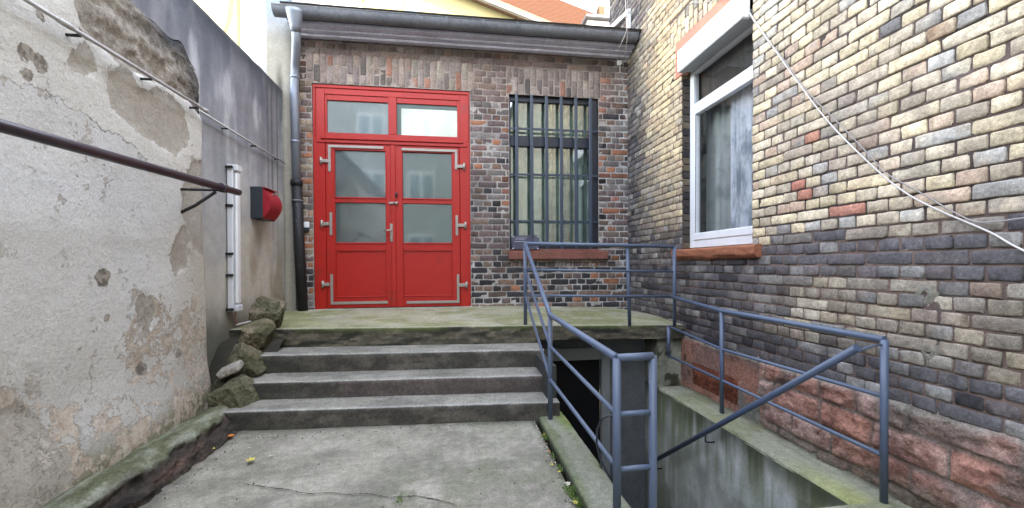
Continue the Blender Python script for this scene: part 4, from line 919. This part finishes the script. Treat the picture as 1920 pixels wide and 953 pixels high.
m=MB();m.tube(hz,.0055,8);m.build('cable_loop',M_anth,label='thin black cable looped on the front post of the stair railing',cat='cable',loc=(.7,1.8,.2))
# ======================================================== fittings on the left
pp=thing('wall_pole',(-1.72,3.28,1.79),'thick dark purple-brown steel pole carried on a bracket along the flaking wall','pole')
MB().tube([(-1.72,-2.0,1.65),(-1.72,1.8,1.756),(-1.72,3.56,1.807)],.026,18).build('pole',M_pole,pp)
MB().tube([(-1.72,3.30,1.799),(-1.72,3.36,1.801)],.034,18).build('collar',M_pole,pp)
m=MB();m.tube([(-1.99,3.28,1.775),(-1.72,3.28,1.775)],.009,8);m.tube([(-1.99,3.28,1.60),(-1.88,3.28,1.66),(-1.74,3.28,1.762)],.012,8);m.build('bracket',M_iron,pp)
M_tube=plain('bare_steel_tube',(.50,.50,.50),.5,.5,.15)
c1=thing('conduit',(-1.93,2.5,2.5),'thin steel conduit clipped across the upper part of the flaking plaster wall','pipe')
m=MB();m.tube([(-1.915,-2,2.40),(-1.915,2.1,2.424),(-1.915,3.52,2.428)],.0105,12);m.build('tube',M_tube,c1)
for a_ in (2.30,3.44): MB().tube([(-1.915,a_,2.425),(-1.915,a_+.07,2.426)],.0145,12).build('coupling',M_tube,c1)
for yy in (1.5,2.40,2.9,3.38): MB().box(-1.99,-1.905,yy,yy+.015,2.40,2.413,.003).build('clip',M_iron,c1)
c2=thing('conduit',(-2.08,4.6,2.5),'thin steel conduit on the blue-grey wall, running to the downpipe','pipe')
MB().tube([(-2.085,3.64,2.50),(-2.085,5.43,2.487)],.0095,12).build('tube',M_tube,c2)
for yy in (4.1,4.65,5.2): MB().box(-2.13,-2.07,yy,yy+.014,2.475,2.488,.003).build('clip',M_iron,c2)
lf=thing('tube_light',(-2.08,4.2,.8),'long white fluorescent light fitting mounted upright on the grey wall','lamp')
m=MB();T=Matrix.Translation((-2.105,4.20,1.48))@Matrix.Rotation(R_(-1.0),4,'X')
m.box(-.005,.045,-.055,.055,-.69,.69,.006,None,T);m.build('housing',M_whitep,lf)
m=MB();m.box(.046,.075,-.035,.035,-.62,.62,.012,None,T);m.build('diffuser',M_white,lf)
for s_ in (.66,-.66): MB().box(.045,.085,-.045,.045,s_-.03,s_+.03,.008,None,T).build('end_cap',M_whitep,lf)
for dz in (-.67,-.35,-.15,.30,.66): MB().box(-.01,.052,-.075,-.054,dz-.012,dz+.012,.003,None,T).build('spring_clip',M_iron,lf)
m=MB();m.tube([(-2.09,4.24,.79),(-2.10,4.25,.70),(-2.09,4.27,.655)],.005,6);m.build('cable_tail',M_terra,lf)
wc=MB();wc.tube([(-2.095,4.26,.650),(-2.095,4.6,.645)],.009,8);wc.tube([(-2.095,4.6,.645),(-2.095,5.0,.66),(-2.095,5.42,.70)],.009,8)
wc.build('white_cable',M_cablew,label='white cable along the foot of the grey wall behind the topmost rock',cat='cable',loc=(-2.1,4.7,.65))
mbx=thing('mail_box',(-2.1,4.78,1.88),'letterbox with anthracite body and bulging red front on the grey wall','letterbox')
m=MB();m.box(-2.13,-2.005,4.62,4.93,1.715,2.05,.006);m.build('body',M_anth,mbx)
pf=[(-2.004,2.038)]+[(-2.004+.078*math.sin(math.pi*k/14)**.8,2.03-.30*k/14) for k in range(1,14)]+[(-2.004,1.72)]
m=MB();m.prism(pf,lambda p,s:(p[0],(4.632,4.918)[s],p[1]));m.build('front_flap',M_boxred,mbx)
m=MB();m.box(-2.01,-1.975,4.625,4.925,2.04,2.048,.003);m.build('rain_hood',M_boxred,mbx)
m=MB();m.box(-1.965,-1.947,4.76,4.79,1.985,2.0,.002);m.build('lock',M_strap,mbx)
# ======================================================== cables on the right wall
def smooth(pts,n=6):
    P=[Vector(p) for p in pts];o=[]
    for i in range(len(P)-1):
        a,b_,c_,e_=P[max(i-1,0)],P[i],P[i+1],P[min(i+2,len(P)-1)]
        for k in range(n):
            u=k/n;o.append(tuple(.5*((2*b_)+(c_-a)*u+(2*a-5*b_+4*c_-e_)*u*u+(3*b_-a-3*c_+e_)*u**3)))
    return o+[tuple(P[-1])]
CABLE2=[(2.41,3.30,3.70),(2.415,3.23,3.499),(2.415,3.12,3.315),(2.415,2.859,2.891),(2.415,2.612,2.498),(2.415,2.36,2.122),(2.415,2.084,1.78),(2.415,1.912,1.6),(2.415,1.763,1.487),(2.415,1.553,1.354),(2.415,1.438,1.265),(2.415,1.1,1.05),(2.42,.4,.9)]
CABLE3=[(2.409,3.23,3.49),(2.409,2.90,2.95),(2.409,2.801,2.822),(2.409,2.52,2.39),(2.409,2.281,2.085),(2.409,2.096,1.845),(2.409,2.005,1.722),(2.409,1.831,1.582),(2.409,1.692,1.467),(2.409,1.598,1.405),(2.409,1.514,1.399),(2.409,1.428,1.405),(2.409,1.2,1.42),(2.409,.3,1.40)]
MB().tube(smooth(CABLE2),.0046,8).build('cable',M_cablew,label='thicker white cable sagging diagonally down the cream brick wall',cat='cable',loc=(2.41,2.3,2.2))
MB().tube(smooth(CABLE3),.0035,6).build('cable',M_cableg,label='thin grey cable beside the white one, turning level near its lower end',cat='cable',loc=(2.41,2.3,2.2))
MB().tube(smooth([(2.42,4.6,3.83),(2.42,4.025,3.906),(2.41,3.75,3.77),(2.40,3.58,3.68),(2.405,3.35,3.56),(2.41,3.23,3.49)]),.0035,6).build('cable',M_cableg,label='thin pale cable lying across the terracotta board above the white window',cat='cable',loc=(2.41,3.8,3.7))
jb=thing('junction_box',(2.30,5.5,4.03),'small white junction box with dangling cable in the corner under the gutter','junction box')
MB().box(2.265,2.325,5.49,5.535,4.00,4.07,.008).build('casing',M_whitep,jb)
MB().tube(smooth([(2.20,5.09,4.75),(2.215,5.10,4.45),(2.22,5.10,4.25),(2.19,5.25,4.12),(2.21,5.42,4.08),(2.285,5.51,4.06)]),.004,6).build('cable',M_cablew,jb)
MB().tube(smooth([(2.23,5.09,4.75),(2.24,5.10,4.25),(2.27,5.3,4.0),(2.31,5.50,3.98),(2.33,5.52,3.85),(2.38,5.52,3.68),(2.425,5.50,3.5)]),.004,6).build('cable',M_cableg,jb)
MB().tube([(2.30,5.51,4.0),(2.31,5.52,3.9)],.004,6).build('cable',M_cablew,jb)
# ======================================================== leaves and weeds
M_leafs=[plain('yellow_leaf',(.50,.42,.09),.7),plain('orange_leaf',(.55,.20,.04),.7),plain('brown_leaf',(.20,.12,.06),.8),plain('pale_leaf',(.45,.42,.33),.7)]
LF=[(-1.575,3.10,.055,1,'orange fallen leaf at the foot of the lowest rock'),(-1.262,2.707,.055,0,'yellow fallen leaf alone on the concrete yard'),
(.60,2.673,.018,2,'tiny brown leaf at the joint below the curb crack'),(.586,2.557,.020,1,'orange leaf scrap lying by the curb joint'),(.567,2.388,.022,0,'yellow leaf scrap farthest from the curb joint'),
(.545,2.45,.016,2,'small dark leaf scrap on the concrete near the curb'),(.585,2.297,.024,0,'yellow leaf scrap against the curb, middle of the row'),(.60,2.16,.034,3,'pale curled leaf beside the weeds along the curb'),
(.592,1.985,.028,0,'yellow leaf nearest the camera beside the curb'),(.61,2.82,.018,1,'orange leaf scrap farthest along the curb joint'),(-1.60,2.93,.03,0,'yellowish leaf below the mossy stone footing'),
(-1.17,2.76,.022,3,'pale leaf scrap on the yard near the alone yellow one'),(-1.36,2.90,.02,3,'pale scrap on the yard between rock and yellow leaf')]
for i,(x,y,s_,k,lab) in enumerate(LF):
    rnd=random.Random(i+5);m=MB();a0=rnd.uniform(0,6.28);n=11;z0=.012
    rim=[]
    for j in range(n):
        a=a0+2*math.pi*j/n; r=s_*.55*(1.0 if j%2==0 else .55)*(1.25 if j==0 else 1); rim.append((x+r*math.cos(a),y+r*math.sin(a),z0+rnd.uniform(.0,.35)*s_))
    v=[(x,y,z0+.004)]+rim; m.add(v,[(0,1+j,1+(j+1)%n) for j in range(n)]);v2=[(p[0],p[1],p[2]-.0015) for p in v];m.add(v2,[(0,1+(j+1)%n,1+j) for j in range(n)])
    m.build('fallen_leaf',M_leafs[k],label=lab,cat='leaf',group='fallen leaves on the yard',loc=(x,y,z0),fix=False)
M_grass=plain('weed_green',(.10,.17,.035),.7)
m=MB();rnd=random.Random(2)
for cx,cy,r,n in ((.618,2.80,.03,70),(.60,2.10,.04,110),(.61,1.99,.03,60),(.605,2.35,.02,30),(-.30,2.16,.03,60),(-1.60,3.0,.03,25),(-1.59,2.6,.03,20),(.60,2.5,.02,20)):
    for k in range(n):
        x=cx+rnd.gauss(0,r*.35);y=cy+rnd.gauss(0,r);a=rnd.uniform(0,6.28);h=rnd.uniform(.008,.028) if cx>0 else rnd.uniform(.004,.012);w_=.0022;dx,dy=math.cos(a)*h*.7,math.sin(a)*h*.7
        m.add([(x-w_,y,.0),(x+w_,y,.0),(x+dx*.5+w_*.7,y+dy*.5,h*.7),(x+dx,y+dy,h),(x+dx*.5-w_*.7,y+dy*.5,h*.7)],[(0,1,2,4),(4,2,3)])
m.build('weeds',M_grass,kind='stuff',fix=False)
m=MB();rnd=random.Random(9)
for k in range(420):
    w_=rnd.random()
    if w_<.35: x,y=rnd.uniform(-1.5,.6),3.13-.06*(0)-abs(rnd.gauss(0,.06))
    elif w_<.65: x,y=.60-abs(rnd.gauss(0,.03)),rnd.uniform(1.6,3.1)
    elif w_<.8: x,y=-1.53+abs(rnd.gauss(0,.06)),rnd.uniform(1.8,3.1)
    else: x,y=rnd.uniform(-1.4,.5),rnd.uniform(1.7,3.1)
    s_=rnd.uniform(.0015,.006); h=s_*.8; g_=rnd.choice([.06,.12,.3,.5]); a=rnd.uniform(0,3)
    c_,d_=math.cos(a)*s_,math.sin(a)*s_
    m.add([(x-c_,y-d_,.004),(x+d_,y-c_,.004),(x+c_,y+d_,.004),(x-d_,y+c_,.004),(x,y,.008+h)],[(0,1,4),(1,2,4),(2,3,4),(3,0,4)],False,(g_,g_*.94,g_*.8))
m.build('grit',rough_mat('grit_and_dust',None,.9,((50,.2),),()),kind='stuff',fix=False)
# ======================================================== buildings beyond
def house_part(par,name,mt,*bx):
    m=MB()
    for b_ in bx: m.box(*b_,.01)
    return m.build(name,mt,par)
M_yel=rough_mat('yellow_render',(.25,.225,.125),.9,((1,.08),),(),.05);M_ywh=rough_mat('white_render',(.23,.235,.25),.9,((1,.06),),())
M_tile,t,b=mat('orange_roof_tiles');tc=t.nodes.new('ShaderNodeTexCoord');wv=t.nodes.new('ShaderNodeTexWave');wv.bands_direction='Z';wv.inputs['Scale'].default_value=2.2;lk(t,tc.outputs['Object'],wv.inputs[0])
c=mixn(t,mrange(t,wv.outputs[1],.35,.8),(.035,.014,.008),(.065,.030,.018));c=mixn(t,mrange(t,noise(t,2,5,.7),.4,.7,0,.5),c,(.05,.025,.016));lk(t,c,b.inputs['Base Color']);lk(t,bump(t,wv.outputs[1],.6,.05),b.inputs['Normal']);b.inputs['Roughness'].default_value=.95;b.inputs['Specular IOR Level'].default_value=.05
M_shing=rough_mat('tan_roof_tiles',(.048,.030,.016),.95,((3,.3),),((4,.6,.05),),.05)
M_glassd=plain('distant_window_glass',(.10,.17,.22),.1,.6)
wb=thing('white_building',(-7.5,14,0),'white and yellow rendered house rising beyond the grey wall on the left','building')
house_part(wb,'wall',M_ywh,(-12,-5.0,14,24,0,7.6)); house_part(wb,'side_wing',M_ywh,(-6.60,-5.0,13.9,14.0,0,13))
house_part(wb,'upper_wall',M_yel,(-12,-6.61,14.0,22,7.61,13))
m=MB();m.tube(smooth([(-8.3,13.93,9.6),(-7.9,13.9,8.7),(-7.3,13.9,8.3),(-6.9,13.9,8.8),(-6.75,13.9,9.8)]),.03,6);m.tube(smooth([(-8.1,13.93,8.8),(-7.3,13.9,8.25),(-6.65,13.9,8.0)]),.025,6);m.build('creeper_stem',plain('brown_stem',(.12,.10,.05),.9),wb)
yh=thing('yellow_gable_house',(-2,14,0),'pale yellow gabled house behind the annex roof, its verge sloping right','building')
m=MB();m.prism([(-3.7,0),(3.6,0),(3.6,9.15),(.0,10.35),(-3.7,11.5)],lambda p,s:(p[0],(14,20)[s],p[1]));m.build('wall',M_yel,yh)
m=MB();m.prism([(-4.0,11.62),(3.9,9.10),(3.9,9.24),(-4.0,11.80)],lambda p,s:(p[0],(13.65,20.3)[s],p[1]));m.build('roof_verge',rough_mat('brown_verge',(.14,.085,.06),.8),yh)
m=MB();m.prism([(-4.0,11.55),(3.8,9.06),(3.8,9.12),(-4.0,11.63)],lambda p,s:(p[0],(13.60,13.75)[s],p[1]));m.build('barge_board',M_ywh,yh)
m=MB();m.box(-1.62,-1.18,13.96,14.02,8.9,10.6,.01);wn=m.build('window',plain('distant_blue_frame',(.40,.50,.62),.5),yh);MB().box(-1.55,-1.25,13.95,13.965,9.0,10.5,0).build('pane',M_glassd,wn)
tb=thing('terrace_building',(-4.2,12,0),'white terrace with railing and planted boxes behind the gutter','building')
m=MB();m.box(-4.9,-2.7,12,13.4,0,8.28,.02);m.build('wall',M_ywh,tb)
m=MB()
for k in range(15): m.box(-4.6+k*.13,-4.58+k*.13,12.02,12.04,8.28,8.85,0)
m.box(-4.65,-2.7,12.0,12.05,8.85,8.9,0);m.build('railing',plain('pale_metal',(.35,.38,.42),.5),tb)
def tuft(name,loc,rad,n,cols,label,seed):
    rnd=random.Random(seed);m=MB()
    for k in range(n):
        a=rnd.uniform(0,6.28);r=rad*rnd.random()**.5;p=Vector(loc)+Vector((r*math.cos(a),r*math.sin(a)*.5,rnd.uniform(-.1,1)*rad)); q=Vector((rnd.gauss(0,1),rnd.gauss(0,1),rnd.gauss(0,1))).normalized();w_=q.orthogonal().normalized();s_=rnd.uniform(.04,.10)
        m.add([tuple(p-q*s_),tuple(p+w_*s_*.5),tuple(p+q*s_),tuple(p-w_*s_*.5)],[(0,1,2,3)],False,rnd.choice(cols))
    return m.build(name,rough_mat('foliage_'+str(seed),None,.7,((3,.2),),()),label=label,cat='plant',group='plants on the terrace beyond the gutter',loc=loc,fix=False)
tuft('balcony_plant',(-4.15,12.1,8.45),.42,260,[(.35,.06,.08),(.12,.06,.10),(.07,.09,.04)],'dark red leafed plant at the left of the terrace',1)
tuft('balcony_plant',(-3.62,12.1,8.5),.36,200,[(.5,.45,.42),(.40,.20,.22),(.14,.2,.08)],'pale flowering plant in the middle of the terrace',2)
tuft('balcony_plant',(-2.95,12.4,8.6),.5,260,[(.45,.36,.08),(.40,.18,.10),(.2,.22,.08)],'yellow and orange leafed plant at the right of the terrace',3)
orr=thing('orange_roof_house',(5,22,0),'house with orange tiled roof and two chimneys against the blue sky','building')
m=MB();m.prism([(2.0,17.2),(2.0,10),(13,10),(13,12.6)],lambda p,s:(p[0],(24 if s else 23.9),p[1]));
v=[(0.2,19,12.0),(13,19,11.2),(13,24,14.2),(10.5,24,14.9),(6.6,24,16.85),(2.0,24,17.6)]
m=MB();rp=[(0,18,11.4),(13,18,10.6),(13,24,15.3),(9.45,24,16.05),(6.35,24,16.42),(5.75,24,17.0),(2.0,24,18.3)];m.add(rp,[(0,1,2,3,4,5,6)]);m.add([(x,y+.05,z-.12) for x,y,z in rp],[(6,5,4,3,2,1,0)])
m.build('roof',M_tile,orr,fix=False)
house_part(orr,'wall',M_ywh,(.5,12.6,18.4,24,0,10.4))
m=MB();m.add([(-1.2,18.2,12.1),(3.9,17.6,11.1),(2.35,22,15.0),(-1.2,22,15.2)],[(0,1,2,3)]);m.add([(-1.2,18.3,12.0),(3.9,17.7,11.0),(2.35,22.1,14.9),(-1.2,22.1,15.1)],[(3,2,1,0)]);m.build('tan_roof',M_shing,orr,fix=False)
m=MB();m.tube([(3.9,17.6,11.15),(2.35,22,15.05)],.06,6);m.build('ridge_tiles',M_ywh,orr)
M_chim=rough_mat('chimney_render',(.09,.055,.036),.9,((2,.15),),(),.05)
m=MB();m.box(5.66,6.18,23.5,24.2,15.6,17.7,.02);m.build('chimney',M_chim,orr)
m=MB();m.box(5.74,6.32,23.4,23.49,15.75,16.1,.02);m.build('chimney_flashing',M_ywh,orr)
m=MB();m.box(8.62,9.0,23.8,24.3,15.6,16.75,.02);m.build('chimney',M_chim,orr)
def onroof(x,y): return 11.4-(.8/12.6)*x+(y-18)*(.98)
for (x,y,w_) in ((4.4,21.6,.55),(3.9,19.6,.25),):
    z_=onroof(x,y);m=MB();m.add([(x-w_,y-.3,z_-.2),(x+w_,y-.3,z_-.22),(x+w_,y+.3,z_+.42),(x-w_,y+.3,z_+.42)],[(0,1,2,3)]);m.build('roof_window',M_glassd,orr,fix=False)
dm=MB();dm.box(5.62,6.85,16.9,18.5,9.0,11.62,.02);dd_=dm.build('dormer',M_ywh,orr);MB().box(5.5,7.0,16.7,18.6,11.63,11.74,.02).build('dormer_roof',M_zincd,orr)
tf=thing('roof_dormer_flashing',(2.35,6.0,4.6),'white triangular lead flashing against the brick house above the gutter','flashing')
m=MB();m.prism([(6.25,4.86),(5.43,4.69),(5.43,4.75),(6.25,4.93)],lambda p,s:((2.39,2.428)[s],p[0],p[1]));m.prism([(5.43,4.36),(5.47,4.36),(5.47,4.70),(5.43,4.70)],lambda p,s:((2.39,2.428)[s],p[0],p[1]));m.build('strip',M_white,tf)
# building behind the camera, seen in the glass only
bb=thing('rear_apartment_building',(0,-9,0),'pale apartment house across the yard, mirrored in the red door panes','building')
m=MB();m.box(-14,2.4,-14,-9,-.2,10.6,0);m.build('wall',rough_mat('pale_grey_render',(.26,.28,.29),.9,((.6,.1),),()),bb)
for zc in (1.2,4.2,6.9):
    for xc in (-6.5,-3.9,-1.6,.8):
        m=MB();m.box(xc-.65,xc+.65,-9.0,-8.93,zc-.1,zc+1.5,.01);w0=m.build('window',M_white,bb)
        m=MB();m.box(xc-.56,xc-.05,-8.93,-8.92,zc,zc+1.4,0);m.box(xc+.05,xc+.56,-8.93,-8.92,zc,zc+1.4,0);m.build('pane',M_glassd,w0)
